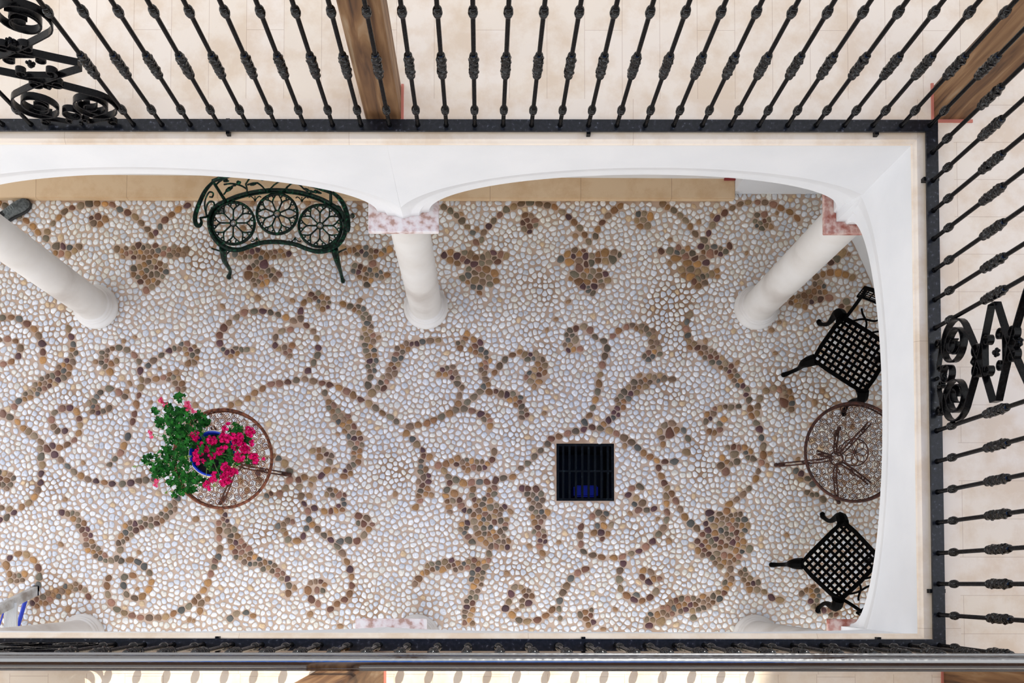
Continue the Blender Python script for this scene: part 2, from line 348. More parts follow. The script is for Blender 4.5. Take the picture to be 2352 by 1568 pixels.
 H((640,640,30),(620,680,22),(580,710,30),(520,740,40),(440,750,46),(370,770,42),(310,800,36),(250,830,28),(240,860,18)), H((460,820,18),(490,820,14)), H((300,840,20)),
 H((710,590,24),(730,630,30),(780,650,22)), H((740,680,16),(785,685,20),(830,700,18),(855,725,18),(890,735,18),(925,735,14)),
 H((110,550),(95,590),(95,640,18),(105,685,16),(145,720),(190,735,18),(230,730,18),(265,700,16),(285,670,14)), H((265,630,18),(240,580,16),(210,600,20),(205,640,16)), H((240,645,16)), H((290,628,12)), H((180,708,14)),
 H((1000,700,18),(1040,680,26),(1080,700,24),(1060,740,30),(1100,780,26),(1170,790,24)),
 H((10,310,20),(15,350,16),(5,390,18)), H((30,415,12)),
 H((960,90,20),(1000,90,16),(990,130,22),(1040,130,18),(1060,170,18)), H((1040,195,20),(1080,215,22),(1130,245,14)),
 N1((-20,380),(60,410),(130,460),(280,560),(345,610),(395,665),(440,720),(490,770)),
 N1((515,775),(550,670),(610,590),(685,515),(760,440,12),(850,420,12),(950,398,12),(1055,380,13),(1150,385,13),(1250,390,16),(1335,440),(1410,475),(1490,500),(1570,580,13),(1640,640,13),(1690,720,18),(1755,790,13)),
 N1((1750,710,13),(1830,610,13),(1910,520,13),(2030,440,13),(2120,400,13),(2200,360,13)),
 N1((1030,540,12)),N1((1100,530,18)),N1((1185,555,16)),N1((1060,600,18)),N1((1120,610,16)),
 N1((640,870,18)),N1((710,870,16)),N1((780,875,16)),N1((835,910,14)),N1((890,860,14)),N1((690,940,18)),N1((765,945,16)),N1((630,930,14)),
 N1((1340,900,22),(1420,910,24),(1500,930,36),(1600,940,44),(1660,900,34)), N1((1560,850,14)), N1((1760,930,24),(1860,920,34),(1960,930,34),(2050,920,26),(2110,890,14)),
 N1((1700,1010,30),(1680,1110,44)), N1((1590,1080,34),(1790,1130,40),(1860,1130,28)), N1((1510,1140,24),(1540,1200,26),(1640,1200,44),(1740,1220,40),(1830,1200,24)), N1((1670,1280,32),(1740,1290,26)), N1((1640,1355,16)), N1((1750,850,12)),
 R4((620,1130,26),(800,1130,32),(930,1100,30),(1000,1150,26),(1100,1120,28),(1240,1120,26),(1330,1140,24)), R4((960,1220,22),(870,1350,44),(960,1390,40),(1080,1380,34),(1150,1400,30)), R4((900,1480,28),(1000,1500,34)), R4((1230,1400,14)), R4((820,1400,20)), R4((1020,1270,20)),
 R5((20,110,24),(90,100,30),(160,110,30),(220,140,26),(280,110,24),(340,100,24)), R5((100,230,28),(160,220,26),(220,250,30),(280,270,24),(320,265,18)), R5((130,270,24),(200,300,22)), R5((180,330,16),(225,345,12)), R5((220,190,16)),
 N2((95,415,12),(155,460),(220,500),(285,555),(345,630),(415,700),(460,810),(500,890)), N2((520,790),(545,700),(595,640),(650,575,12),(710,520),(775,460),(840,430),(915,400),(1000,372),(1080,375),(1165,385),(1245,400),(1325,405),(1380,460),(1455,485),(1530,560),(1600,620,12),(1655,690),(1710,775,12),(1755,870,16)),
 N2((1800,750,15),(1835,650,13),(1895,570),(1965,500),(2050,430,15),(2150,370,15)),
] 
PEBS = []   # single pebbles
def pp(f, *L):
    for p in L: PEBS.append(f(p)[0])
pp(N2,(1010,510,14),(1080,515,12),(1030,565,12),(1120,575,14),(985,600,12),(1130,620,12),(1060,640,14),(1000,665,14),(1065,695,12),
 (2290,500,18),(2340,560,20),(2270,570,16),(2310,630,16),
 (110,960,18),(160,935,18),(160,1010,18),(245,970,20),(310,1000,18),(330,940,14),(390,965,18),(450,990,18),(350,1030,16),(250,1050,14),(450,1060,18),(520,1050,16),(540,985,18),(590,970,20),(655,940,16),(600,1040,16),(660,990,12),(740,955,16),(790,970,16),(700,1035,14),
 (480,1110,16),(440,1160,14),(575,1120,20),(670,1170,20),(370,1195,20),(315,1220,18),(530,1180,14),(605,1220,16),(440,1240,22),(360,1255,12),(540,1260,14),(610,1280,16),(685,1245,16),(435,1320,14),(490,1330,14),(495,1380,12),(375,1120,12),
 (1410,1000,16),(1490,950,18),(1505,1035,20),(1570,910,16),(1550,970,14),(1620,945,18),(1620,1015,16),(1690,970,18),(1665,910,12),(1760,970,16),(1830,955,16),(1905,935,22),(2010,935,18),(1995,1000,22),(2070,955,12),(1830,1020,16),(1915,1025,18),(1755,1045,18),(1700,1060,14),
 (1615,1120,20),(1700,1140,12),(1670,1180,16),(1780,1145,14),(1840,1130,12),(1570,1180,22),(1610,1255,20),(1740,1205,14),(1845,1195,20),(1915,1180,16),(1525,1225,12),(1795,1250,14),(1785,1300,18),(1860,1250,14),(1935,1240,16),(1870,1300,16),(1665,1315,16),(1720,1325,12),(1715,1270,16),(1730,1360,14),(1765,1385,14))
pp(N3,(150,400,18),(205,425,18),(105,450,18),(130,500,16),(180,500,16),(155,450,16),(1175,410,12),(1240,405,16),(1155,465,10),(1200,480,12),(1240,460,12),(1275,445,12),(1215,525,12),(1255,500,12),(1170,500,10),
 (310,730,14),(390,730,18),(465,705,14),(450,748,16),(440,790,20),(550,710,12),(590,755,18),(530,780,18),(500,740,12),(665,690,16),(690,740,12),(720,705,12),(750,745,22),(785,695,16),(800,740,12),(845,710,12),(840,755,12),(890,735,16),(925,690,16),
 (545,840,20),(610,800,16),(635,850,18),(680,790,14),(710,840,18),(495,900,18),(570,895,20),(645,915,18),(700,895,20),(560,955,20),(515,945,12),(610,1010,18),(640,1040,16),(680,965,18),(765,940,18),(725,950,12),(810,910,14),(810,960,12),(700,1015,16),(650,980,16),
 (1900,925,18),(1970,945,16),(1830,925,18),(1765,935,14),(1700,960,16),(1880,805,18),(1845,830,16),(1940,740,22),(2030,970,16),
 (1980,1190,16),(1930,1230,14),(1940,1280,18),(2000,1250,16),(2060,1240,14))
STROKES += [N3((20,280,15),(100,280,15),(180,272,15),(240,290,18),(300,300,18),(390,345,20),(460,395,16),(520,450),(580,520,16),(640,620,14)),
 N3((690,630,16),(745,555,18),(785,470,13),(835,420,18),(900,375),(970,335),(1045,300,15),(1130,290,15),(1200,292,13),(1270,305,14),(1350,330,18),(1440,365,16),(1520,420,16),(1570,490,14)),
 N3((1700,1030,30),(1750,1090,30),(1660,1110,26),(1590,1170,26),(1530,1150,24),(1460,1200,24)), N3((1640,1170,24),(1720,1170,20),(1790,1160,16),(1850,1150,14)), N3((1590,1220,20),(1500,1220,18))]

PX = at(1100,1000,0); PXM = (at(1200,1000,0)-PX).length/100.0     # metres per pixel on the floor
seeds = []            # x, y, r (m), kind, ang
cell = 0.06; grid = {}
def gk(x, y): return (int(math.floor(x/cell)), int(math.floor(y/cell)))
def near_ok(x, y, dmin, full=False):
    gx, gy = gk(x, y)
    for i in (-1,0,1):
        for j in (-1,0,1):
            for s in grid.get((gx+i, gy+j), ()):
                dm = dmin if full else 0.5*(dmin + s[2]*2*0.98)
                if (s[0]-x)**2 + (s[1]-y)**2 < dm*dm: return False
    return True
def add_seed(x, y, r, kind, ang=None):
    s = (x, y, r, kind, ang if ang is not None else random.uniform(0, PI))
    seeds.append(s); grid.setdefault(gk(x, y), []).append(s)
wide = []
for u, v, w in PEBS:
    p = at(u, v, 0)
    if near_ok(p.x, p.y, 0.022, True): add_seed(p.x, p.y, w*PXM*0.46, 1)
for st in STROKES:
    P = [(at(u, v, 0), w) for u, v, w in st]
    if len(P) == 1:
        (p, w) = P[0]
        if near_ok(p.x, p.y, 0.022, True): add_seed(p.x, p.y, w*PXM*0.48, 1)
        continue
    pts = catmull([(p.x, p.y, w) for p, w in P], 10)
    acc = 0.0; last = None
    for a, b in zip(pts, pts[1:]):
        seg = Vector((b.x-a.x, b.y-a.y, 0)).length
        wide.append((a.x, a.y, a.z*PXM/2)); 
        acc += seg
        need = random.uniform(16.5, 21)*PXM
        if a.z <= 19 and (last is None or acc >= need):
            if near_ok(a.x, a.y, 0.036, True):
                add_seed(a.x, a.y, random.uniform(6.0, 7.3)*PXM, 1, math.atan2(b.y-a.y, b.x-a.x)); acc = 0; last = a
wgrid = {}
for x, y, r in wide: wgrid.setdefault(gk(x, y), []).append((x, y, r))
def brown_at(x, y, grow=0.0):
    gx, gy = gk(x, y)
    for i in (-2,-1,0,1,2):
        for j in (-2,-1,0,1,2):
            for (a, b, r) in wgrid.get((gx+i, gy+j), ()):
                if (a-x)**2 + (b-y)**2 < (r+grow)**2: return r
    return 0
for (x0, y0, r0) in wide:
    if r0 < 9.6*PXM: continue
    for _ in range(45):
        a = random.uniform(0, 2*PI); q = max(0, r0 - 4.5*PXM)*math.sqrt(random.random())
        x, y = x0+q*math.cos(a), y0+q*math.sin(a)
        r = random.uniform(5.0, 6.9)*PXM
        if near_ok(x, y, 2*r): add_seed(x, y, r, 1)
# grate hole
GA = at(1278,1018,0); GB = at(1411,1150,0)
GX0, GX1, GY1, GY0 = GA.x, GB.x, GA.y, GB.y
FX0, FX1, FY0, FY1 = -4.05, 3.28, -0.72, 3.13
def in_floor(x, y):
    if GX0-0.024 < x < GX1+0.024 and GY0-0.024 < y < GY1+0.024: return False
    if y > 3.055-0.012 and x < 2.0: return False
    if (x-2.745)*0.42 + (y-3.12)*0.225 > -0.012 and x > 2.6: return False
    if (x-2.97)*0.75 + (y-2.70)*0.29 > -0.012 and x > 2.9: return False
    return FX0 < x < FX1-0.03 and FY0 < y < FY1-0.02
# darts for the white pebbles, then a tighter second pass
for rr, n in ((5.3, 110000), (4.7, 100000), (4.1, 70000)):
    for _ in range(n):
        x = random.uniform(FX0, FX1); y = random.uniform(FY0, FY1)
        r = rr*random.uniform(0.95, 1.18)*PXM
        if near_ok(x, y, 2*r) and in_floor(x, y) and not brown_at(x, y, -0.001): add_seed(x, y, r, 0)
PAL_W = [(0.67,0.68,0.71),(0.71,0.71,0.72),(0.61,0.63,0.67),(0.74,0.74,0.73),(0.67,0.65,0.62),(0.68,0.65,0.58),(0.56,0.58,0.62),(0.73,0.72,0.71)]
PAL_B = [(0.22,0.10,0.035),(0.28,0.14,0.05),(0.17,0.10,0.05),(0.12,0.085,0.05),(0.30,0.19,0.09),(0.13,0.05,0.025),(0.20,0.12,0.07),(0.24,0.17,0.10),(0.09,0.035,0.035),(0.38,0.19,0.06),(0.10,0.095,0.08),(0.16,0.13,0.08),(0.27,0.13,0.08)]
verts, faces, cols = [], [], []
def clip(poly, px, py, nx, ny):
    out = []; n = len(poly)
    for i in range(n):
        ax, ay = poly[i]; bx, by = poly[(i+1)%n]
        da = (ax-px)*nx + (ay-py)*ny; db = (bx-px)*nx + (by-py)*ny
        if da <= 0: out.append((ax, ay))
        if (da < 0 < db) or (db < 0 < da):
            t = da/(da-db); out.append((ax+(bx-ax)*t, ay+(by-ay)*t))
    return out
K = 10
UE = [(math.cos(2*PI*k/14), math.sin(2*PI*k/14)) for k in range(14)]
for (x, y, r, kind, ang) in seeds:
    if not in_floor(x, y): continue
    asp = random.uniform(0.52, 0.92) if not kind else random.uniform(0.66, 0.92)
    a = r*random.uniform(1.38, 1.78); b = a*asp
    ca, sa = math.cos(ang), math.sin(ang)
    poly = [(x + a*cx*ca - b*cy*sa, y + a*cx*sa + b*cy*ca) for cx, cy in UE]
    gx, gy = gk(x, y)
    for i in (-1,0,1):
        for j in (-1,0,1):
            for s in grid.get((gx+i, gy+j), ()):
                dx, dy = s[0]-x, s[1]-y; d = math.hypot(dx, dy)
                if d < 1e-6 or d > 0.075: continue
                f = r/(r+s[2]); h = d*f - random.uniform(0.0018, 0.0040)
                nx, ny = dx/d, dy/d
                poly = clip(poly, x+nx*h, y+ny*h, nx, ny)
                if len(poly) < 3: break
    if len(poly) < 4: continue
    cx = sum(p[0] for p in poly)/len(poly); cy = sum(p[1] for p in poly)/len(poly)
    for _ in range(1):      # chaikin
        q = []
        for i in range(len(poly)):
            p0 = poly[i]; p1 = poly[(i+1)%len(poly)]
            q.append((0.78*p0[0]+0.22*p1[0], 0.78*p0[1]+0.22*p1[1])); q.append((0.22*p0[0]+0.78*p1[0], 0.22*p0[1]+0.78*p1[1]))
        poly = q
    # resample to K points by arc length
    L = [0.0]
    for i in range(len(poly)):
        p0 = poly[i]; p1 = poly[(i+1)%len(poly)]; L.append(L[-1]+math.hypot(p1[0]-p0[0], p1[1]-p0[1]))
    tot = L[-1]; rs = []; i = 0
    if tot < 0.03: continue
    for k in range(K):
        t = tot*k/K
        while L[i+1] < t: i += 1
        f = (t-L[i])/max(1e-9, L[i+1]-L[i]); p0 = poly[i]; p1 = poly[(i+1)%len(poly)]
        rs.append((p0[0]+(p1[0]-p0[0])*f, p0[1]+(p1[1]-p0[1])*f))
    hgt = random.uniform(0.006, 0.010); tx, ty = random.uniform(-.06,.06), random.uniform(-.06,.06)
    base = len(verts)
    for sc_, z in ((1.0, -0.004), (0.97, 0.35*hgt), (0.80, 0.80*hgt), (0.45, hgt)):
        for (px, py) in rs:
            qx, qy = cx+(px-cx)*sc_, cy+(py-cy)*sc_
            verts.append((qx, qy, z + (qx-cx)*tx + (qy-cy)*ty))
    verts.append((cx, cy, hgt*1.05))
    for ring in range(3):
        for k in range(K):
            faces.append((base+ring*K+k, base+ring*K+(k+1)%K, base+(ring+1)*K+(k+1)%K, base+(ring+1)*K+k))
    for k in range(K): faces.append((base+3*K+k, base+3*K+(k+1)%K, base+4*K))
    if kind:
        c = random.choice(PAL_B); s = random.uniform(0.70, 1.35)
    else:
        c = random.choice(PAL_W); s = random.uniform(1.02, 1.20)
        if random.random() < 0.014: c = (0.60,0.44,0.27)
        if random.random() < 0.012: c = (0.30,0.17,0.08)
    c = (min(1,c[0]*s), min(1,c[1]*s), min(1,c[2]*s))
    cols.extend([c]*(4*K+1))
NB = len(faces)
me = bpy.data.meshes.new('floor')
# mortar bed: four slabs round the drain hole
def slab(x0, x1, y0, y1, z0=-0.12, z1=0.0):
    b = len(verts)
    for z in (z0, z1):
        for (x, y) in ((x0,y0),(x1,y0),(x1,y1),(x0,y1)): verts.append((x, y, z)); cols.append((0.4,0.3,0.22))
    faces.extend([(b+4,b+5,b+6,b+7),(b+3,b+2,b+1,b),(b,b+1,b+5,b+4),(b+1,b+2,b+6,b+5),(b+2,b+3,b+7,b+6),(b+3,b,b+4,b+7)])
BX0, BX1, BY0, BY1 = -6.0, 3.45, -1.6, 3.4
slab(BX0, GX0, BY0, BY1); slab(GX1, BX1, BY0, BY1); slab(GX0, GX1, BY0, GY0); slab(GX0, GX1, GY1, BY1)
me.from_pydata(verts, [], faces)
ca_ = me.color_attributes.new('stone_colour', 'FLOAT_COLOR', 'POINT')
flat = []
for c in cols: flat.extend((c[0], c[1], c[2], 1.0))
ca_.data.foreach_set('color', flat)
me.polygons.foreach_set('use_smooth', [i < NB for i in range(len(faces))])
me.polygons.foreach_set('material_index', [0 if i < NB else 1 for i in range(len(faces))])
M_peb = newmat('pebbles', (0.7,0.7,0.7), 0.5)
nt = M_peb.node_tree; at_ = nt.nodes.new('ShaderNodeAttribute'); at_.attribute_name = 'stone_colour'
tc = nt.nodes.new('ShaderNodeTexCoord')
no = nt.nodes.new('ShaderNodeTexNoise'); no.inputs['Scale'].default_value = 70; no.inputs['Detail'].default_value = 4
rp = nt.nodes.new('ShaderNodeValToRGB'); rp.color_ramp.elements[0].position=.3; rp.color_ramp.elements[0].color=(.76,.74,.72,1); rp.color_ramp.elements[1].position=.6; rp.color_ramp.elements[1].color=(1,1,1,1)
mx = nt.nodes.new('ShaderNodeMix'); mx.data_type='RGBA'; mx.blend_type='MULTIPLY'; mx.inputs['Factor'].default_value=1
nt.links.new(tc.outputs['Object'], no.inputs['Vector']); nt.links.new(no.outputs['Fac'], rp.inputs[0])
nt.links.new(at_.outputs['Color'], mx.inputs['A']); nt.links.new(rp.outputs[0], mx.inputs['B'])
nt.links.new(mx.outputs['Result'], nt.nodes['Principled BSDF'].inputs['Base Color'])
M_mortar = noise_col(newmat('mortar', (0.45,0.33,0.25), 0.9), [(0.32,0.19,0.11),(0.50,0.36,0.265),(0.54,0.40,0.305)], 1.6, 6, pos=(0.34,0.55), bump=0.3, bump_scale=80, bdist=0.003)
me.materials.append(M_peb); me.materials.append(M_mortar)
floor = struct(link('floor', me))

# ------------------------------------------------------------------ arcade walls
ZSP, ZTOP = 2.048, 2.935
def arcade(name, A0, along, inward, piers, arches, thick, corner0=None, corner1=None, ends=(0,0)):
    """face plane through A0, running in direction 'along', 'inward' points into the wall.
    arches: (s0, s1, rise, clip0, clip1) innermost springing points and limits of the outer band"""
    A0 = Vector(A0); al = Vector(along); inw = Vector(inward)
    bm = bmesh.new()
    P = lambda s, dep, z: bm.verts.new(A0 + al*s + inw*dep + Vector((0,0,z)))
    prof = [(0.195,0.0),(0.19,0.005),(0.118,0.026),(0.112,0.030),(0.10,0.032),(0.060,0.034),(0.052,0.044),(0.046,0.050),(0.006,0.053),(0.0,0.060),(0.0,thick-0.05),(0.05,thick-0.03),(0.115,thick-0.02),(0.115,thick)]
    NA = 140
    def q(a,b,c,d):
        try: bm.faces.new((a,b,c,d))
        except ValueError: pass
    prev_end = ends[0]
    for (s0, s1, rise, c0, c1) in arches:
        cx, hw = (s0+s1)/2, (s1-s0)/2
        rows = []
        for i in range(NA+1):
            th = PI - PI*i/NA
            bx, bz = cx + hw*math.cos(th), ZSP + rise*math.sin(th)
            nx, nz = math.cos(th)*rise, math.sin(th)*hw; l = math.hypot(nx, nz); nx/=l; nz/=l
            row = []
            for off, dep in prof:
                x, z = bx+nx*off, bz+nz*off
                xc = min(max(x, c0), c1)
                if xc != x and off > 0.118 and dep < 0.03 and abs(nx) > 1e-6:
                    eff = min(off, max(0.118, abs(xc-bx)/abs(nx)))
                    dep = max(0.0, 0.026 - 0.026*(eff-0.118)/0.077)
                x = xc
                row.append((x, dep, z))
            rows.append(row)
        V = [[P(*p) for p in row] for row in rows]
        for a, b in zip(V, V[1:]):
            for k in range(len(prof)-1): q(a[k], a[k+1], b[k+1], b[k])
        # face above the band, front and back
        for k, dep in ((0, 0.0), (len(prof)-1, thick)):
            T = [P(rows[i][k][0], dep, ZTOP) for i in range(NA+1)]
            for i in range(NA):
                if abs(rows[i][k][0]-rows[i+1][k][0]) > 1e-6: q(V[i][k], V[i+1][k], T[i+1], T[i])
    S0 = min(a[3] for a in arches); S1 = max(a[4] for a in arches)
    # end blocks and tops, springing undersides
    a,b,c,d = P(S0,0,ZTOP),P(S1,0,ZTOP),P(S1,thick,ZTOP),P(S0,thick,ZTOP); q(a,b,c,d)
    bmesh.ops.remove_doubles(bm, verts=bm.verts, dist=0.0004)
    return struct(obj(name, bm, M_plaster))
NF, EF, SF = 2.05, 2.003, -0.233       # faces of the north, east and south arcade walls
cN = [-5.68, -3.064, -0.4466]
arcade('wall_north', (0,NF,0), (1,0,0), (0,1,0), [(-3.25,-2.88),(-0.62,-0.27),(1.97,2.30)],
       [(-5.53,-3.214,0.46,-5.68,-3.064),(-2.914,-0.597,0.46,-3.064,-0.4466),(-0.297,1.99,0.46,-0.4466,EF+0.012)], 0.28)
arcade('wall_east', (EF,0,0), (0,1,0), (1,0,0), [(-0.40,-0.21),(2.02,2.3)],
       [(-0.218,2.036,0.425,SF-0.012,NF+0.012)], 0.34)
arcade('wall_south', (0,SF,0), (1,0,0), (0,-1,0), [(-3.32,-2.95),(-0.68,-0.33),(1.97,2.30)],
       [(-5.6,-3.29,0.46,-5.75,-3.13),(-2.98,-0.668,0.46,-3.13,-0.508),(-0.348,1.99,0.46,-0.508,EF+0.012)], 0.30)
# solid corner piers where the walls meet
bm = bmesh.new(); box(bm, EF+.001, EF+0.335, NF+.001, NF+0.275, ZSP+0.0, ZTOP-.001); box(bm, EF+.001, EF+0.335, SF-0.295, SF-.001, ZSP, ZTOP-.001)
struct(obj('wall_corner', bm, M_plaster, smooth=False))

# back walls and ceiling of the lower gallery, upper gallery floors
def wall_poly(name, pts, z0, z1, th, mat):
    bm = bmesh.new()
    for (a, b) in zip(pts, pts[1:]):
        a = Vector((*a,0)); b = Vector((*b,0)); t=(b-a).normalized(); n=Vector((t.y,-t.x,0))*-th
        vs=[bm.verts.new(p+Vector((0,0,z))) for z in (z0,z1) for p in (a,b,b+n,a+n)]
        for f in ((0,1,5,4),(1,2,6,5),(2,3,7,6),(3,0,4,7),(0,3,2,1),(4,5,6,7)): bm.faces.new([vs[i] for i in f])
    return struct(obj(name, bm, mat, smooth=False))
wall_poly('wall_back', [(-6.0,3.25),(2.004,3.212)], 0.0, 2.72, 0.15, M_back)
wall_poly('wall_pier', [(2.004,3.115),(2.745,3.115)], 0.0, 2.72, 0.25, M_plaster)
wall_poly('wall_northeast', [(2.745,3.115),(2.97,2.70),(3.10,2.40),(3.26,1.95)], 0.0, 2.72, 0.15, M_back)
wall_poly('wall_right', [(3.26,1.95),(3.26,-1.6)], 0.0, 2.72, 0.15, M_back)
bm = bmesh.new(); box(bm, -6.0, 2.003, 3.053, 3.26, 0.0, 0.06)
bmesh.ops.bevel(bm, geom=bm.edges[:], offset=0.005, segments=2, affect='EDGES')
struct(obj('trim_step', bm, M_skirt, smooth=False))
bm = bmesh.new(); box(bm, 1.915, 2.003, 3.196, 3.213, 0.0605, 0.075)
struct(obj('trim_red', bm, M_darkred, smooth=False))
bm = bmesh.new(); box(bm, -6.0, 4.4, NF+0.275, 3.6, 2.72, 2.90); box(bm, EF+0.335, 4.4, -1.8, NF+0.275, 2.72, 2.90); box(bm, -6.0, EF+0.335, -1.8, SF-0.295, 2.72, 2.90)
struct(obj('ceiling', bm, M_back, smooth=False))
bm = bmesh.new(); box(bm, -6.0, 4.4, 2.252, 3.6, 2.90, 2.960)
struct(obj('floor_gallery_north', bm, M_tileN, smooth=False))
bm = bmesh.new(); box(bm, 2.185, 4.4, -1.8, 2.252, 2.90, 2.960)
struct(obj('floor_gallery_east', bm, M_tileE, smooth=False))
bm = bmesh.new(); box(bm, -6.0, 2.185, -1.8, -0.410, 2.90, 2.960)
struct(obj('floor_gallery_south', bm, M_tileN, smooth=False))
def coping(name, mat, x0,x1,y0,y1, edges):
    bm = bmesh.new(); z0, z1 = ZTOP, 2.961
    box(bm, x0, x1, y0, y1, z0, z1)
    return struct(obj(name, bm, mat, smooth=False))
def cope_profile(name, mat, f):
    "edge moulding of the coping; f maps (run, depth, z)"
    bm = bmesh.new(); L0, L1 = f['run']
    prof = [(0.006,ZTOP-0.002),(-0.004,ZTOP),(-0.008,2.944),(-0.004,2.951),(0.004,2.955),(0.012,2.9615),(f['w'],2.9615),(f['w'],ZTOP-0.002)]
    rows=[]
    for L in ('a','b'):
        r=[]
        for dep,z in prof:
            run = (L0(dep) if L=='a' else L1(dep)); r.append(bm.verts.new(f['map'](run,dep,z)))
        rows.append(r)
    n=len(prof)
    for k in range(n): bm.faces.new((rows[0][k],rows[0][(k+1)%n],rows[1][(k+1)%n],rows[1][k]))
    bm.faces.new(rows[0]); bm.faces.new(rows[1][::-1])
    return struct(obj(name, bm, mat, smooth=False))
cope_profile('trim_coping_north', M_cope, dict(run=(lambda d:-6.0, lambda d:EF+d*0.9), w=0.202, map=lambda s,d,z:Vector((s,NF+d,z))))
cope_profile('trim_coping_east', M_copeE, dict(run=(lambda d:SF-d*0.97, lambda d:NF+d*1.11), w=0.182, map=lambda s,d,z:Vector((EF+d,s,z))))
cope_profile('trim_coping_south', M_cope, dict(run=(lambda d:-6.0, lambda d:EF+d*1.03), w=0.177, map=lambda s,d,z:Vector((s,SF-d,z))))
# added upper storey round the court (outside the frame), placed to shape the sunlight: walls and the narrow beams the posts carry.
# the north wall blocks the sun, notched in the middle to let a strip through
for nm, bs in (('wall_sunblock_north', [(-6.0,-0.55,3.6,3.75,2.90,8.1),(-0.55,2.62,3.6,3.75,2.90,7.42),(2.62,6.2,3.6,3.75,2.90,8.1)]),
               ('wall_upper_east', [(4.4,4.55,-1.8,3.6,2.90,5.6)]), ('wall_upper_south', [(-6.0,4.4,-1.95,-1.8,2.90,5.4)])):
    bm = bmesh.new()
    for b in bs: box(bm, *b)
    struct(obj(nm, bm, M_plaster, smooth=False))
bm = bmesh.new(); box(bm, -6.0, 4.4, 2.15, 2.32, 5.405, 5.60); box(bm, -6.0, 4.4, -0.485, -0.315, 5.405, 5.60)
struct(obj('trim_beams', bm, M_wood, smooth=False))

bm = bmesh.new(); box(bm, -6.0, 4.4, -1.80, -0.49, 5.42, 5.60)  # added out of view to give the near handrail a dark reflection
struct(obj('ceiling_added_south', bm, M_wood, smooth=False))

# ------------------------------------------------------------------ columns
def column(x, y, label, capmat, half=(0.2,0.2), capoff=(0,0)):
    t = empty('column', (x, y, 0)); tag(t, label, 'column', 'stone columns of the arcade')
    bm = bmesh.new()
    prof=[(0.150,0.0),(0.168,0.006),(0.1755,0.022),(0.176,0.045),(0.168,0.062),(0.156,0.070),(0.153,0.076),(0.1565,0.084),(0.154,0.092),(0.146,0.096),(0.143,0.100),(0.146,0.108),(0.142,0.116),(0.134,0.120),(0.131,0.125)]
    lathe(bm, prof, 48); obj('base', bm, M_stonecol, t)
    bm = bmesh.new(); lathe(bm, [(0.131,0.122),(0.1255,0.16)] + [(0.1255-0.004*i/6, 0.3+1.55*i/6) for i in range(7)] + [(0.1215,1.90)], 48); obj('shaft', bm, M_stonecol, t)
    bm = bmesh.new(); lathe(bm, [(0.1215,1.895),(0.134,1.90),(0.139,1.908),(0.134,1.918),(0.125,1.922),(0.125,1.94),(0.15,1.975),(0.168,1.995),(0.172,2.012)], 48); obj('necking', bm, M_stonecol, t)
    bm = bmesh.new(); hx, hy = half; ox, oy = capoff
    box(bm, ox-hx, ox+hx, oy-hy, oy+hy, 2.014, 2.047)
    bmesh.ops.bevel(bm, geom=bm.edges[:], offset=0.004, segments=1, affect='EDGES')
    obj('capital', bm, capmat, t, smooth=False)
    return t
column(-3.064, 2.19, 'pale stone column cut by the left frame edge, grey shoe behind it', M_capital)
column(-0.4466, 2.19, 'pale stone column under the middle of the arcade, right of the green bench', M_capital)
column(2.173, 2.19, 'pale stone corner column with red capital, by the upper black chair', M_capred, (0.236,0.205), (0,0))
column(-3.13, -0.413, 'stone column base by the stepladder at the lower left, mostly hidden', M_capital, (0.2,0.2), (0,0.018))
column(-0.508, -0.413, 'pinkish capital and column base under lower wall, nearest the picture centre', M_capital, (0.2,0.2), (0,0.018))
column(2.14, -0.413, 'stone column lying toward lower right corner below the lower black chair', M_capred, (0.205,0.2), (0,0.018))

# ------------------------------------------------------------------ wooden posts
def post(x0, x1, y0, y1, label, strips, h=2.44):
    cx, cy = (x0+x1)/2, (y0+y1)/2
    t = empty('wooden_post', (cx, cy, 2.9605)); tag(t, label, 'post', 'wooden posts of the gallery')
    bm = bmesh.new(); hx, hy = (x1-x0)/2, (y1-y0)/2; b = 0.008; rings=[]
    for i in range(13):
        z = h*i/12; w = random.uniform(-.0015,.0015)
        rings.append([bm.verts.new((px+w, py-w, z)) for px,py in ((-hx+b,-hy),(hx-b,-hy),(hx,-hy+b),(hx,hy-b),(hx-b,hy),(-hx+b,hy),(-hx,hy-b),(-hx,-hy+b))])
    for a, c in zip(rings, rings[1:]):
        for k in range(8): bm.faces.new((a[k],a[(k+1)%8],c[(k+1)%8],c[k]))
    bm.faces.new(rings[0][::-1]); bm.faces.new(rings[-1])
    obj('shaft', bm, M_wood, t, smooth=False)
    bm = bmesh.new()
    for s in strips:
        if s=='E': box(bm, hx, hx+0.012, -hy, hy+0.004, 0, 0.006)
        if s=='W': box(bm, -hx-0.012, -hx, -hy-0.008, hy+0.006, 0, 0.006)
        if s=='S': box(bm, -hx-0.010, hx+0.012, -hy-0.014, -hy, 0, 0.006)
    obj('red_mortar_joint', bm, M_red, t, smooth=False)
    return t
post(-0.5425,-0.378,2.150,2.315, 'weathered wooden post rising behind the top railing', 'E')
post(2.095,2.262,2.155,2.32, 'weathered wooden corner post at the upper right, behind the corner of railings', 'WS')
post(-0.61,-0.447,-0.48,-0.318, 'weathered wooden post at bottom edge left of centre, under the near handrail', 'E')
post(2.102,2.265,-0.48,-0.318, 'weathered wooden post at the lower right corner, beyond near handrail', 'W')

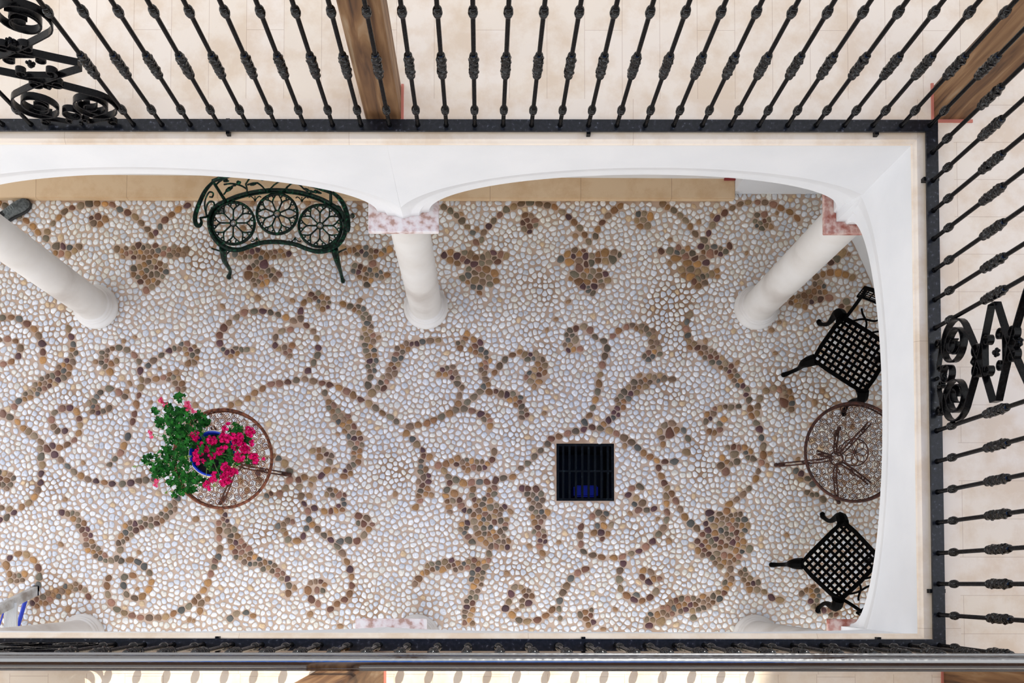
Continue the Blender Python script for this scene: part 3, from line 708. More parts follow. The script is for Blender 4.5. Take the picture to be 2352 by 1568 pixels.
# ------------------------------------------------------------------ railings
ZB, RH = 3.0, 0.942      # top of bottom rail, baluster height
def mesh_rod():
    bm = bmesh.new(); lathe(bm, [(0.0125,0.0),(0.0115,0.004),(0.0095,0.010),(0.0095,RH/2),(0.0095,RH)], 12); return mesh_from(bm, 'baluster', M_iron)
def mesh_knob():
    bm = bmesh.new()
    prof=[(0.0095,-0.026),(0.0125,-0.024),(0.0155,-0.019),(0.0180,-0.012),(0.0178,-0.006),(0.0140,-0.003),(0.0145,0.0),(0.0188,0.003),(0.0188,0.009),(0.0160,0.013),(0.0165,0.017),(0.0150,0.021),(0.0115,0.025),(0.0095,0.027)]
    lathe(bm, prof, 16, bump=lambda a,z: 0.05*math.sin(8*a)*(1 if abs(z)>0.004 else 0)); return mesh_from(bm, 'knob', M_knob)
def mesh_orn():
    bm = bmesh.new(); prof=[(0.0095,-0.079)]
    for i in range(33):
        z=-0.077+0.154*i/32
        a=abs(z)
        if a>0.066: r=0.0135+0.004*math.sin((a-0.066)/0.011*PI)
        elif a>0.010: r=0.0145+0.0062*math.sin((a-0.010)/0.056*PI)
        else: r=0.0195
        prof.append((r,z))
    prof.append((0.0095,0.079))
    lathe(bm, prof, 20, bump=lambda a,z: 0.11*math.sin(5*a+z*140)*(1 if 0.012<abs(z)<0.07 else 0.2)+0.06*math.sin(z*420)); return mesh_from(bm, 'ornament', M_knob)
ME_ROD, ME_KNOB, ME_ORN = mesh_rod(), mesh_knob(), mesh_orn()
def baluster(parent, s, along):
    "s: position along the rail in the parent's frame"
    p = Vector((s,0,0)) if along=='x' else Vector((0,s,0))
    b = link('baluster', ME_ROD, parent, p)
    k = link('knob', ME_KNOB, b, (0,0,0.129)); k = link('knob', ME_KNOB, b, (0,0,RH-0.129)); k.rotation_euler=(PI,0,0)
    link('ornament', ME_ORN, b, (0,0,RH/2)); b.rotation_euler=(0,0,random.uniform(0,6))
def mirror(pts, mx, mz):
    return [((-x if mx else x), (RH - z if mz else z)) for x, z in pts]
def scroll_panel(parent, c, along):
    root_axis = Vector((1,0,0)) if along=='x' else Vector((0,1,0)); nrm = Vector((0,1,0)) if along=='x' else Vector((1,0,0))
    to3 = lambda P: [root_axis*(c+x) + Vector((0,0,z)) for x, z in P]
    H = RH
    def low():
        sp = spiral(-0.122, 0.168, 0.026, 0.105, 122, 1.9)
        return sp
    sp = low(); bend=(0.198,H/2-0.02)
    full = sp + [(-0.178+(bend[0]+0.178)*f, 0.257+(bend[1]-0.257)*f + 0.012*math.sin(f*PI)) for f in (0.15,0.3,0.45,0.6,0.75,0.9,1.0)]
    path = full + [(x, H-z) for x, z in reversed(full)]
    panel = None
    for mx_ in (False, True):
        bm = bmesh.new(); ribbon(bm, to3(mirror(path, mx_, False)), None, 0.030, 0.0065, nrm)
        o = obj('scroll_panel' if panel is None else 'strap', bm, M_iron, parent if panel is None else panel)
        if panel is None: panel = o
    def part(name, pts, w=0.026, t=0.005):
        bm = bmesh.new(); ribbon(bm, to3(pts), None, w, t, nrm); return obj(name, bm, M_iron, panel)
    for mz in (False, True):
        for mx_ in (False, True):
            part('curl', mirror(spiral(-0.115,0.185,0.03,0.070,250,1.1,cw=False)+[(-0.09,0.10)], mx_, mz), 0.034)
            part('curl', mirror(spiral(-0.045,0.345,0.010,0.030,-30,1.1,cw=False)+[(0.0,0.31)], mx_, mz))
            part('curl', mirror(spiral(-0.060,0.425,0.010,0.028,-60,1.1,cw=False)+[(0.0,0.40)], mx_, mz))
            part('curl', mirror(spiral(-0.155,0.034,0.008,0.024,70,1.2,cw=False)+[(-0.10,0.045),(-0.06,0.030)]+spiral(-0.035,0.050,0.008,0.018,-90,1.0,cw=False)[::-1], mx_, mz), 0.022)
        ring=[(0.038*math.cos(2*PI*k/24), 0.105+0.038*math.sin(2*PI*k/24)) for k in range(25)]
        part('ring', mirror(ring, False, mz), 0.030)
    for (x,z) in ((0,0.062),(0,0.318),(0,H/2),(0,H-0.318),(0,H-0.062),):
        bm = bmesh.new(); p = root_axis*(c+x)+Vector((0,0,z)); blob(bm, p, 0.013,0.013,0.013, n=8)
        for k in range(5):
            a=2*PI*k/5; blob(bm, p+root_axis*(0.013*math.cos(a))+Vector((0,0,0.013*math.sin(a)))+nrm*0.006, 0.008,0.008,0.008, n=6)
        obj('rosette', bm, M_iron, panel)
    for (x,z) in ((0,0.012),(0,H-0.012)):
        bm = bmesh.new(); p = root_axis*(c+x)+Vector((0,0,z)); blob(bm, p, 0.01,0.01,0.014, n=8); obj('stud', bm, M_iron, panel)
def rail_sweep(bm, prof, a, b, nrm):
    a=Vector(a); b=Vector(b); nrm=Vector(nrm); rows=[[bm.verts.new(p+nrm*w+Vector((0,0,z))) for w,z in prof] for p in (a,b)]
    n=len(prof)
    for k in range(n): bm.faces.new((rows[0][k],rows[0][(k+1)%n],rows[1][(k+1)%n],rows[1][k]))
    bm.faces.new(rows[0]); bm.faces.new(rows[1][::-1])
HPROF=[(-0.028,0.0),(-0.0315,0.003),(-0.0315,0.0065),(-0.0285,0.009),(-0.0265,0.0095),(-0.0265,0.0125),(-0.0235,0.0150),(-0.0215,0.0150),(-0.0205,0.0175),(-0.0180,0.0208),(-0.0140,0.0240),(-0.0095,0.0262),(-0.0047,0.0275),(0.0,0.0279),(0.0047,0.0275),(0.0095,0.0262),(0.0140,0.0240),(0.0180,0.0208),(0.0205,0.0175),(0.0215,0.0150),(0.0235,0.0150),(0.0265,0.0125),(0.0265,0.0095),(0.0285,0.009),(0.0315,0.0065),(0.0315,0.003),(0.028,0.0)]
def railing(label, along, fixed, r0, r1, bpos, panels, brackets, ins, bar0=None, bar1=None):
    org = (0,fixed,ZB) if along=='x' else (fixed,0,ZB)
    t = empty('balcony_railing', org); tag(t, label, 'railing', 'iron railings of the gallery')
    ax = (lambda s:(s,0,0)) if along=='x' else (lambda s:(0,s,0)); nr = (0,1,0) if along=='x' else (1,0,0)
    b0 = r0 if bar0 is None else bar0; b1 = r1 if bar1 is None else bar1
    bm = bmesh.new(); w=0.0275
    rail_sweep(bm, [(-w,-0.012),(-w,-0.001),(-w+0.001,0.0),(w-0.001,0.0),(w,-0.001),(w,-0.012)], ax(b0), ax(b1), nr)
    obj('bottom_rail', bm, M_bar, t, smooth=False)
    bm = bmesh.new(); pr=[(p[0]+ins,p[1]+RH) for p in HPROF]
    rail_sweep(bm, pr, ax(r0), ax(r1), nr); obj('handrail', bm, M_rail, t)
    for s in brackets:
        bm = bmesh.new()
        if along=='x': box(bm, s-0.009, s+0.009, -0.036, 0.036, -0.0385, -0.0125)
        else: box(bm, -0.036, 0.036, s-0.009, s+0.009, -0.0385, -0.0125)
        obj('bracket', bm, M_iron, t, smooth=False)
    for s in bpos:
        baluster(t, s, along)
    for c in panels: scroll_panel(t, c, along)
    return t
nb = [2.057-0.1308*k for k in range(29)] + [-2.076,-2.207,-2.338]
railing('black iron railing across the top, balusters leaning over the pale tiles', 'x', 2.108, -2.95, 2.095, nb, [-1.84], [-1.175,0.49,1.82,-2.6], 0.0)
eb = [-0.137+0.139*k for k in range(7)] + [1.169,1.299,1.436,1.581,1.712,1.852,1.982]
eb[6] = 0.698
railing('black iron railing down the right side with curled scroll panel', 'y', 2.0675, -0.2365, 2.0745, eb, [0.934], [-0.03,1.866], 0.0, bar0=-0.2475, bar1=2.0795)
sb = [2.067-0.1330*k for k in range(29)]
railing('near black iron railing along the bottom edge, seen straight down on its broad handrail', 'x', -0.2755, -2.95, 2.095, sb, [-1.89], [-1.2,0.46,1.8], 0.006)

# ------------------------------------------------------------------ drain grate
t = empty('drain_grate', ((GX0+GX1)/2, (GY0+GY1)/2, -0.03)); tag(t, 'square black metal drain grate set in pebble floor', 'grate')
hx, hy = (GX1-GX0)/2-0.001, (GY1-GY0)/2-0.001
M_grate = noise_col(newmat('grimy_grate_iron', (0.01,0.015,0.02), 0.5, 0, 0.1), [(0.002,0.003,0.004),(0.005,0.007,0.009),(0.04,0.07,0.08)], 45, 6, pos=(0.48,0.82))
bm = bmesh.new(); w=0.020
for b in ((-hx,hx,hy-w,hy),(-hx,hx,-hy,-hy+w),(-hx,-hx+w,-hy+w,hy-w),(hx-w,hx,-hy+w,hy-w)): box(bm, b[0],b[1],b[2],b[3], 0.0, 0.024)
obj('frame', bm, M_grate, t, smooth=False)
for k in range(8):
    x = -hx + (2*hx)*(k+1.05)/9.0; bm = bmesh.new(); box(bm, x-0.0085, x+0.0085, -hy+w, hy-w, 0.002, 0.022); obj('bar', bm, M_grate, t, smooth=False)
bm = bmesh.new(); box(bm, -hx+w, hx-w, 0.002, 0.016, 0.0, 0.0235); obj('crossbar', bm, M_grate, t, smooth=False)
M_pit = newmat('dark_pit', (0.008,0.008,0.01), 0.7)  # one near-black colour for the whole pit
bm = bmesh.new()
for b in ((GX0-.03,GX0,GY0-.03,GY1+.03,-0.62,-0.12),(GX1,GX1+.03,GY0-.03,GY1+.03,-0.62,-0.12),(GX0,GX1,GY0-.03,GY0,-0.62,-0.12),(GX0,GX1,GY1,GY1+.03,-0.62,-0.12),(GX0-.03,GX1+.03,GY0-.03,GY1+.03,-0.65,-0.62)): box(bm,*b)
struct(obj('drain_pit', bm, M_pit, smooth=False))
M_blue = newmat('blue_plastic', (0.01,0.03,0.65), 0.5)
bm = bmesh.new(); a=at(1318,1114,-0.4); b=at(1374,1141,-0.4)
box(bm, a.x, b.x, b.y, a.y, -0.62, -0.40); bmesh.ops.bevel(bm, geom=bm.edges[:], offset=0.012, segments=3, affect='EDGES')
o = obj('plastic_box', bm, M_blue); tag(o, 'blue plastic box lying in the pit under drain grate', 'box')

# ------------------------------------------------------------------ green bench
def Z(f, z): return lambda x, y, zz=None: at(430+x/5.8075, 390+y/5.8075, z if zz is None else zz)
bz = Z(None, 0.42)
org = Vector((-1.54, 2.70, 0))
bench = empty('garden_bench', org); tag(bench, 'green cast iron garden bench with three wheel rosettes in its seat', 'bench')
loc = lambda P: [p - org for p in P]
outline = [(500,425),(700,345),(950,290),(1200,272),(1500,300),(1750,375),(1930,465),(2050,560),(2105,700),(2095,870),(2010,1000),(1890,1070),(1740,1090),(1590,1050),(1430,990),(1200,960),(1000,970),(850,1015),(700,1065),(560,1060),(440,1000),(345,890),(300,770),(295,640),(345,530),(420,465)]
op = catmull(loc([bz(*p) for p in outline]), 5, closed=True)
bm = bmesh.new(); tube(bm, op, 0.017, 8, closed=True, flat=1.1)
tube(bm, [p + Vector((0,0,0.012)) + (Vector((0,0.02,0)) if False else Vector((0,0,0))) for p in op], 0.008, 6, closed=True)
lip = [Vector((p.x*0.955, (p.y+0.02)*0.93-0.02, p.z+0.004)) for p in op]
tube(bm, lip, 0.006, 6, closed=True)
obj('seat_frame', bm, M_green, bench)
for (x, y, r) in ((617,712,0.159),(1200,588,0.152),(1772,748,0.159)):
    c = bz(x, y) - org; bm = bmesh.new()
    R = lambda rad, a, dz=0: c + Vector((rad*math.cos(a), rad*math.sin(a), dz))
    tube(bm, [R(r, 2*PI*k/36) for k in range(36)], 0.0115, 6, closed=True)
    tube(bm, [R(0.024, 2*PI*k/16, 0.004) for k in range(16)], 0.006, 6, closed=True)
    tube(bm, [R(0.013, 2*PI*k/12, 0.002) for k in range(12)], 0.002, 5, closed=True)
    for k in range(8):
        a = 2*PI*(k+0.5*(1 if x==1200 else 0))/8
        tube(bm, [R(0.026,a,0.004), R(r*0.62,a,0.006)], 0.0062, 6)
        for sgn in (1,-1):
            pts=[R(r*0.60,a,0.006),R(r*0.74,a+sgn*0.12,0.005),R(r*0.87,a+sgn*0.26,0.005),R(r*0.955,a+sgn*0.30,0.004),R(r*0.965,a+sgn*0.16,0.004),R(r*0.87,a+sgn*0.12,0.004),R(r*0.86,a+sgn*0.19,0.004)]
            tube(bm, catmull(pts,3), [0.0062,0.006,0.0055,0.005,0.0045,0.0045,0.006], 6)
    obj('rosette', bm, M_green, bench)
bm = bmesh.new()
for (bx,by,dx) in ((905,420,0),(1530,430,0),(930,900,1),(1440,900,1)):
    c = bz(bx, by)-org
    for sgn in (-1,0,1):
        d = -1 if dx==0 else 1
        tube(bm, catmull([c, c+Vector((sgn*0.012, -d*-0.02 if False else (0.022 if dx==0 else -0.022),0.003)), c+Vector((sgn*0.034,(0.038 if dx==0 else -0.034),0.003)), c+Vector((sgn*0.046,(0.028 if dx==0 else -0.026),0.003))],4), 0.0042, 6)
obj('spandrel_scroll', bm, M_green, bench)
legs = [((480,1045),(565,1440)),((1960,1050),(2080,1490)),((400,520),(480,560)),((2060,600),(2210,625))]
for i, (a, b) in enumerate(legs):
    p = bz(*a)-org; q = bz(b[0], b[1], 0.0)-org; q.z = 0.0135
    m1 = p.lerp(q, 0.35)+Vector(((q.x-p.x)*0.1, -0.01 if i<2 else 0.01, 0)); m2 = p.lerp(q, 0.8)+Vector(((p.x-q.x)*0.25, 0.008 if i<2 else -0.008, 0))
    pts = catmull([p, m1, m2, q+Vector((0,0,0.018)), q], 5)
    bm = bmesh.new(); tube(bm, pts, [0.030,0.026,0.018,0.014,0.014,0.018,0.017], 8)
    blob(bm, q+Vector((0,0,0.004)), 0.019,0.021,0.017)
    if i < 2:
        for sg in (-1,1):
            tube(bm, catmull([p+Vector((sg*0.09,0.0,-0.004)),p+Vector((sg*0.05,-0.005,-0.03)),p+Vector((sg*0.02,-0.005,-0.07)),p+Vector((0,-0.006,-0.10))],4), 0.006, 6)
    obj('leg', bm, M_green, bench)
# backrest
bm = bmesh.new()
def zp(x,y,z): return at(430+x/5.8075, 390+y/5.8075, z)-org
tl = zp(340,150,0.68); tr = zp(1915,300,0.66)
tube(bm, [zp(510,415,0.43), tl], [0.013,0.011], 8); tube(bm, [zp(1915,455,0.43), tr], [0.013,0.011], 8)
topc = [tl, tl+Vector((0.22,0.03,0.10)), (tl+tr)/2+Vector((0,0.07,0.22)), tr+Vector((-0.22,0.04,0.12)), tr]
tube(bm, catmull(topc,8), 0.014, 8)
br = [((1050,285,.43),(940,175,.58)),((1085,285,.43),(1160,200,.56)),((1285,285,.43),(1350,215,.55)),((1630,335,.43),(1545,245,.56)),((1620,320,.43),(1700,290,.55)),((490,325,.50),(560,240,.56)),((560,240,.56),(650,205,.60)),((800,320,.43),(780,190,.60)),((800,260,.50),(650,190,.60)),((380,200,.62),(480,125,.70)),((940,175,.58),(800,200,.6)),((490,195,.6),(650,190,.6)),((1160,200,.56),(1250,150,.66)),((1350,215,.55),(1420,170,.62)),((1545,245,.56),(1450,180,.66)),((480,125,.70),(700,60,.78)),((780,190,.60),(850,90,.74)),((1250,150,.66),(1200,60,.8)),((1700,290,.55),(1780,310,.55))]
for a, b in br:
    p, q = zp(*a), zp(*b); m = p.lerp(q,0.5)+Vector((0.006,0,0.012)); tube(bm, catmull([p,m,q],3), 0.0065, 6)
obj('backrest', bm, M_green, bench)
for (x,y,z,ln,ang) in ((560,255,.57,.075,.6),(880,190,.60,.06,.25),(1600,265,.57,.05,-.5),(1660,290,.56,.05,-.3),(1330,235,.56,.04,.9),(430,135,.68,.05,.2),(1760,305,.56,.045,-.2),(520,150,.66,.05,.1)):
    bm = bmesh.new(); M = Matrix.Rotation(ang,3,'Z') @ Matrix.Rotation(0.5,3,'X'); blob(bm, zp(x,y,z), ln/2, ln/5, 0.006, M); obj('leaf', bm, M_green, bench)
for (x,y,z) in ((685,170,.62),(510,140,.67),(1715,290,.57),(1000,120,.72)):
    bm = bmesh.new(); c = zp(x,y,z); blob(bm, c, .018,.014,.016)
    for k in range(9):
        a = k*2.4; r = 0.006+0.0013*k; blob(bm, c+Vector((r*math.cos(a), r*math.sin(a)*.7, 0.010-0.001*k)), .008,.004,.008, Matrix.Rotation(a+PI/2,3,'Z'), 6)
    obj('rose', bm, M_green, bench)
for pts in ([(335,170,.67),(240,280,.66),(150,470,.655),(105,620,.65),(115,720,.645),(160,745,.64),(190,700,.635),(175,640,.63)],
            [(1935,300,.66),(2020,370,.66),(2090,470,.655),(2135,610,.65),(2150,760,.645),(2140,820,.63),(2120,790,.60)]):
    bm = bmesh.new(); P = catmull([zp(*p) for p in pts], 5); tube(bm, P, [0.012,0.017,0.018,0.017,0.012,0.008], 8, flat=0.6)
    if pts[0][0] < 1000:
        tube(bm, catmull([zp(*p) for p in ((270,620,.43),(235,520,.48),(240,400,.55),(290,300,.6),(345,310,.6),(335,360,.59),(300,360,.58))],5), 0.0065, 6)
        tube(bm, catmull([zp(*p) for p in ((260,640,.43),(250,520,.46),(290,430,.5),(350,430,.52),(360,490,.52),(320,510,.5))],5), 0.0075, 6)
        tube(bm, [zp(175,640,.63), zp(270,625,.44)], 0.008, 6)
    else:
        tube(bm, catmull([zp(*p) for p in ((2080,800,.43),(2110,720,.48),(2080,600,.55),(2040,500,.58),(1990,480,.6))],5), 0.0065, 6)
        tube(bm, catmull([zp(*p) for p in ((2060,700,.43),(2080,600,.46),(2050,520,.5),(2020,500,.5))],5), 0.006, 6)
    obj('armrest', bm, M_green, bench)

# ------------------------------------------------------------------ black chairs
def chair(u, v, front, label, group=None):
    c = at(u, v, 0.43); f = Vector((front[0], front[1], 0)).normalized()
    t = empty('patio_chair', (c.x, c.y, 0), math.atan2(f.x, -f.y)); tag(t, label, 'chair', 'black chairs on the right')
    w, d = 0.225, 0.198; z = 0.43       # local: front is -y
    bm = bmesh.new()
    ring = [(-w,-d),(-w*.5,-d*1.02),(w*.5,-d*1.02),(w,-d),(w*1.02,-d*.4),(w*.99,d*.6),(w*.86,d),(0,d*1.03),(-w*.86,d),(-w*.99,d*.6),(-w*1.02,-d*.4)]
    tube(bm, [Vector((x,y,z)) for x,y in ring], 0.017, 8, closed=True, flat=0.9)
    n1, n2 = 10, 9
    for i in range(n1+1):
        x = -w + 2*w*i/n1; ww = 0.0095
        box(bm, x-ww, x+ww, -d, d, z-0.003, z+0.003)
    for j in range(n2+1):
        y = -d + 2*d*j/n2
        box(bm, -w, w, y-0.0095, y+0.0095, z-0.0028, z+0.0028)
    obj('seat', bm, M_cast, t)
    for (sx, sy, sp) in ((-1,-1,.065),(1,-1,.065),(-1,1,.06),(1,1,.06)):
        bm = bmesh.new(); p = Vector((sx*w*.95, sy*d*.95, z-0.005)); q = Vector((sx*(w+sp*.75), sy*(d+sp*.75), 0.012))
        pts = catmull([p, p.lerp(q,.2)+Vector((sx*.028,sy*.028,0.02)), p.lerp(q,.6)+Vector((-sx*.012,-sy*.012,0)), q+Vector((-sx*.008,-sy*.008,.03)), q+Vector((sx*.008,sy*.008,0.004))], 4)
        tube(bm, pts, [0.044,0.042,0.027,0.017,0.015,0.020,0.018], 8)
        blob(bm, q+Vector((sx*.01,sy*.01,0.006)), .021,.021,.017)
        for s2 in (1,-1):
            a = p+Vector((0,0,-0.01)); tube(bm, catmull([a+Vector((-sx*.07 if s2>0 else 0,-sy*.07 if s2<0 else 0,0.0)), a+Vector((-sx*.035 if s2>0 else 0.01*sx,-sy*.035 if s2<0 else 0.01*sy,-.02)), a+Vector((sx*.01,sy*.01,-.08))],4), .009, 6)
        obj('leg', bm, M_cast, t)
    bm = bmesh.new(); zt = 0.72
    L = [Vector((-w*.86,d,z)), Vector((-w*.92,d+.04,z+.12)), Vector((-w*1.0,d+.10,zt-.04)), Vector((-w*1.04,d+.12,zt))]
    Rr = [Vector((-p.x,p.y,p.z)) for p in L]
    tube(bm, catmull(L,4), .013, 8); tube(bm, catmull(Rr,4), .013, 8)
    top = catmull([L[-1]+Vector((-.02,0,0)), L[-1]+Vector((.06,.01,.03)), Vector((0,d+.14,zt+.055)), Rr[-1]+Vector((-.06,.01,.03)), Rr[-1]+Vector((.02,0,0))],6)
    tube(bm, top, .013, 8); low = [Vector((p.x*.96,p.y-.03,p.z-.10)) for p in top]; tube(bm, low, .010, 8)
    for i in range(0, len(top)):
        if i % 2 == 0: tube(bm, [top[i], low[i]], .005, 5)
    for k in (1,2,3,4): tube(bm, [a.lerp(b,k/5) for a,b in zip(top,low)], .004, 5)
    for sg in (1,-1):
        tube(bm, catmull([Vector((sg*.14,d+.005,z)),Vector((sg*.10,d+.02,z+.09)),Vector((sg*.03,d+.03,z+.14)),Vector((sg*.02,d+.04,z+.20)),Vector((sg*.07,d+.05,z+.26))],4), .008, 6)
        tube(bm, catmull([Vector((sg*.02,d+.005,z)),Vector((sg*.06,d+.02,z+.08)),Vector((sg*.13,d+.035,z+.13)),Vector((sg*.16,d+.04,z+.17))],4), .008, 6)
    obj('backrest', bm, M_cast, t)
    return t
chair(1959, 813, (-0.55,-0.835), 'black cast metal patio chair with lattice seat, nearest the corner column')
chair(1932, 1289, (-0.70,0.71), 'black cast metal patio chair with lattice seat, below the rusty table')

# ------------------------------------------------------------------ rusty tables
def table(u, v, feet_deg, label, mat, matd, seed):
    rnd = random.Random(seed); zt = 0.70; R = 0.352
    c = at(u, v, zt); t = empty('bistro_table', (c.x, c.y, 0)); tag(t, label, 'table', 'rusty bistro tables')
    bm = bmesh.new()
    tube(bm, [Vector((R*math.cos(2*PI*k/64), R*math.sin(2*PI*k/64), zt)) for k in range(64)], 0.0112, 8, closed=True)
    tube(bm, [Vector((.975*R*math.cos(2*PI*k/64), .975*R*math.sin(2*PI*k/64), zt-.035)) for k in range(64)], 0.0055, 6, closed=True)
    for k in range(60):
        a = 2*PI*k/60; tube(bm, [Vector(((R-.004)*math.cos(a+s), (R-.004)*math.sin(a+s), zt-.018+h)) for s,h in ((-.05,.012),(-.02,-.014),(.02,-.014),(.05,.012))], .0028, 5)
    top = obj('tabletop', bm, mat, t)
    bm = bmesh.new(); pitch = 0.051; Rr = R-0.012
    n = int(2*R/pitch)+2
    for i in range(-n, n+1):
        for j in range(-n, n+1):
            x = (i+0.5*(j%2))*pitch+rnd.uniform(-.003,.003); y = j*pitch*0.87+rnd.uniform(-.003,.003)
            if x*x+y*y > (Rr-.012)**2 or x*x+y*y < 0.10**2: continue
            a0 = rnd.uniform(0, 2*PI); cw = (i+j)%2==0
            sp = spiral(x, y, 0.007, 0.0245, math.degrees(a0), 1.6, cw, 11)
            nx = math.cos(a0+(PI/2 if not cw else -PI/2)); ny = math.sin(a0+(PI/2 if not cw else -PI/2))
            sp = sp + [(sp[-1][0]+nx*.012, sp[-1][1]+ny*.012)]
            tube(bm, [Vector((p[0],p[1],zt-.003)) for p in sp], 0.0024, 4)
    for k in range(24):
        a = 2*PI*k/24; tube(bm, catmull([Vector((r*math.cos(a+s), r*math.sin(a+s), zt-.003)) for r,s in ((Rr,0),(Rr*.96,.05),(Rr*.93,.02),(Rr*.95,-.02))],3), .0019, 4)
    obj('scrollwork', bm, mat, top)
    bm = bmesh.new()
    tube(bm, [Vector((.098*math.cos(2*PI*k/32), .098*math.sin(2*PI*k/32), zt-.002)) for k in range(32)], 0.005, 6, closed=True)
    for k in range(8):
        a = 2*PI*k/8
        pts = [Vector((r*math.cos(a+s), r*math.sin(a+s), zt-.002)) for r,s in ((.015,0),(.045,.28),(.07,.33),(.09,0),(.07,-.33),(.045,-.28),(.015,0))]
        tube(bm, catmull(pts,3), .0032, 5)
    blob(bm, Vector((0,0,zt-.002)), .018,.018,.006); obj('rosette', bm, matd, top)
    for fd in feet_deg:
        a = math.radians(fd); dr = Vector((math.cos(a), math.sin(a), 0)); sd = Vector((-dr.y, dr.x, 0))
        bm = bmesh.new()
        for off in (-.012, .012):
            pts = [dr*r + sd*off + Vector((0,0,z)) for r, z in ((.25,zt-.036),(.17,.58),(.05,.42),(.045,.32),(.12,.20),(.26,.06),(.31,.012))]
            tube(bm, catmull(pts,6), .0062, 6)
        tube(bm, [dr*r + Vector((0,0,z)) for r,z in ((.27,.02),(.335,.0125))], [.016,.013], 8); blob(bm, dr*.335+Vector((0,0,.014)), .017,.017,.014)
        for (r,z,s) in ((.13,.50,.035),(.15,.16,.035),(.10,.30,.03),(.20,.62,.03)):
            pts=[]
            for k in range(20):
                f=k/19; an=f*2*PI*1.1; rr=s*(.35+.65*f); pts.append(dr*(r+rr*math.cos(an))+Vector((0,0,max(.012,z+rr*math.sin(an)))))
            tube(bm, pts, .0045, 5)
        obj('leg', bm, matd, t)
    bm = bmesh.new(); tube(bm, [Vector((.05*math.cos(2*PI*k/20), .05*math.sin(2*PI*k/20), .37)) for k in range(20)], .006, 6, closed=True); obj('leg_ring', bm, matd, t)
    return t, c
tA, cA = table(511, 1053, (-5,-130,110), 'rusty round bistro table with scrollwork top, under the potted geranium', M_rust, M_rustdk, 3)
tB, cB = table(1963, 1038, (180,-62,60), 'rusty round bistro table with bare scrollwork top, between the two black chairs', M_rustdk, M_rustdk, 4)

# ------------------------------------------------------------------ potted geranium
zp0 = 0.7105
pot = empty('potted_geranium', (cA.x, cA.y, zp0)); tag(pot, 'pink flowering geranium in blue and white glazed pot on rusty table', 'plant')
M_glaze = newmat('blue_glaze', (0.01,0.04,0.55), 0.12); M_white = newmat('white_glaze', (0.75,0.72,0.62), 0.15); M_yel = newmat('yellow_glaze', (0.7,0.42,0.08), 0.15)
M_soil = noise_col(newmat('dark_soil', (0.01,0.008,0.006), 0.9), [(0.004,0.003,0.003),(0.02,0.014,0.01)], 40)
bm = bmesh.new(); lathe(bm, [(0.002,0.0),(0.085,0.0),(0.10,0.004),(0.125,0.08),(0.143,0.16),(0.146,0.205)], 40, cap=False); obj('pot', bm, M_white, pot)
bm = bmesh.new(); lathe(bm, [(0.146,0.205),(0.160,0.212),(0.166,0.222),(0.163,0.232)], 40, cap=False); obj('yellow_band', bm, M_yel, pot)
bm = bmesh.new(); lathe(bm, [(0.163,0.232),(0.160,0.237),(0.156,0.238)], 40, cap=False); obj('white_band', bm, M_white, pot)
bm = bmesh.new(); lathe(bm, [(0.156,0.238),(0.146,0.238),(0.142,0.230),(0.140,0.205),(0.139,0.19)], 40, cap=False); obj('rim', bm, M_glaze, pot)
bm = bmesh.new(); lathe(bm, [(0.139,0.19),(0.07,0.20),(0.001,0.205)], 30, cap=False); obj('soil', bm, M_soil, pot)
rnd = random.Random(11)
M_leaf = noise_col(newmat('geranium_leaf', (0.02,0.16,0.02), 0.6, 0, 0.15), [(0.003,0.040,0.004),(0.008,0.095,0.008),(0.020,0.17,0.014)], 30, 3)
M_leaf2 = newmat('yellow_green_bud', (0.22,0.34,0.04), 0.5)
M_stem = newmat('stem', (0.12,0.22,0.05), 0.6)
def leaf(bm, c, size, yaw, pitch, roll):
    M = Euler((pitch, roll, yaw)).to_matrix(); n = 15; ring=[]
    ctr = bm.verts.new(c + M @ Vector((0,0,-size*.12)))
    for k in range(n):
        a = -PI*0.88 + 2*PI*0.88*k/(n-1); lob = 0.80+0.20*math.cos((k-1)*2*PI/(n-1)*5+PI*0)
        lob *= 0.86 if k in (0,n-1) else 1
        r = size*lob*(0.96+0.08*math.cos(a)); ring.append(bm.verts.new(c + M @ Vector((r*math.cos(a), r*math.sin(a), size*.10*math.cos(3*a)))))
    for i in range(n-1): bm.faces.new((ctr, ring[i], ring[i+1]))
def fp(x, y, z): return at(300+x/4.9, 870+y/4.9, z)
LB = [(560,185,55,1.06,7),(280,350,40,.96,5),(410,340,55,1.0,9),(490,400,100,1.02,26),(620,420,90,1.02,24),(760,450,80,1.0,20),(830,480,60,1.0,12),(330,480,60,.96,12),(450,520,95,1.0,26),(600,560,110,1.02,34),(480,640,95,.98,26),(640,690,110,1.0,34),(740,600,70,1.0,16),(420,780,65,.93,13),(560,840,90,.96,24),(350,880,75,.90,18),(195,905,60,.86,12),(300,970,85,.88,22),(430,930,90,.92,24),(600,950,80,.95,20),(290,1060,65,.86,14),(370,1040,65,.88,14),(540,1100,85,.90,22),(670,1120,95,.92,26),(780,1140,55,.95,11),(470,1150,50,.88,9),(600,1220,75,.88,18),(520,1290,45,.85,8),(690,1250,45,.88,8),
      (1000,780,150,1.0,26),(1200,570,75,1.04,16),(1120,900,120,1.0,20),(900,960,60,1.0,8),(1000,1040,80,.98,10),(1300,900,70,1.0,12),(870,760,110,1.02,20),(1100,700,120,1.02,18),(1300,680,60,1.02,8)]
bm = bmesh.new(); bm2 = bmesh.new()
for (x,y,r,z,n) in LB:
    for _ in range(int(n*1.25)):
        a = rnd.uniform(0,2*PI); q = r*math.sqrt(rnd.random())
        p = fp(x+q*math.cos(a), y+q*math.sin(a), z+rnd.uniform(-.05,.04))
        leaf(bm, p, rnd.uniform(.016,.027), rnd.uniform(0,6.28), rnd.gauss(0,.38), rnd.gauss(0,.38))
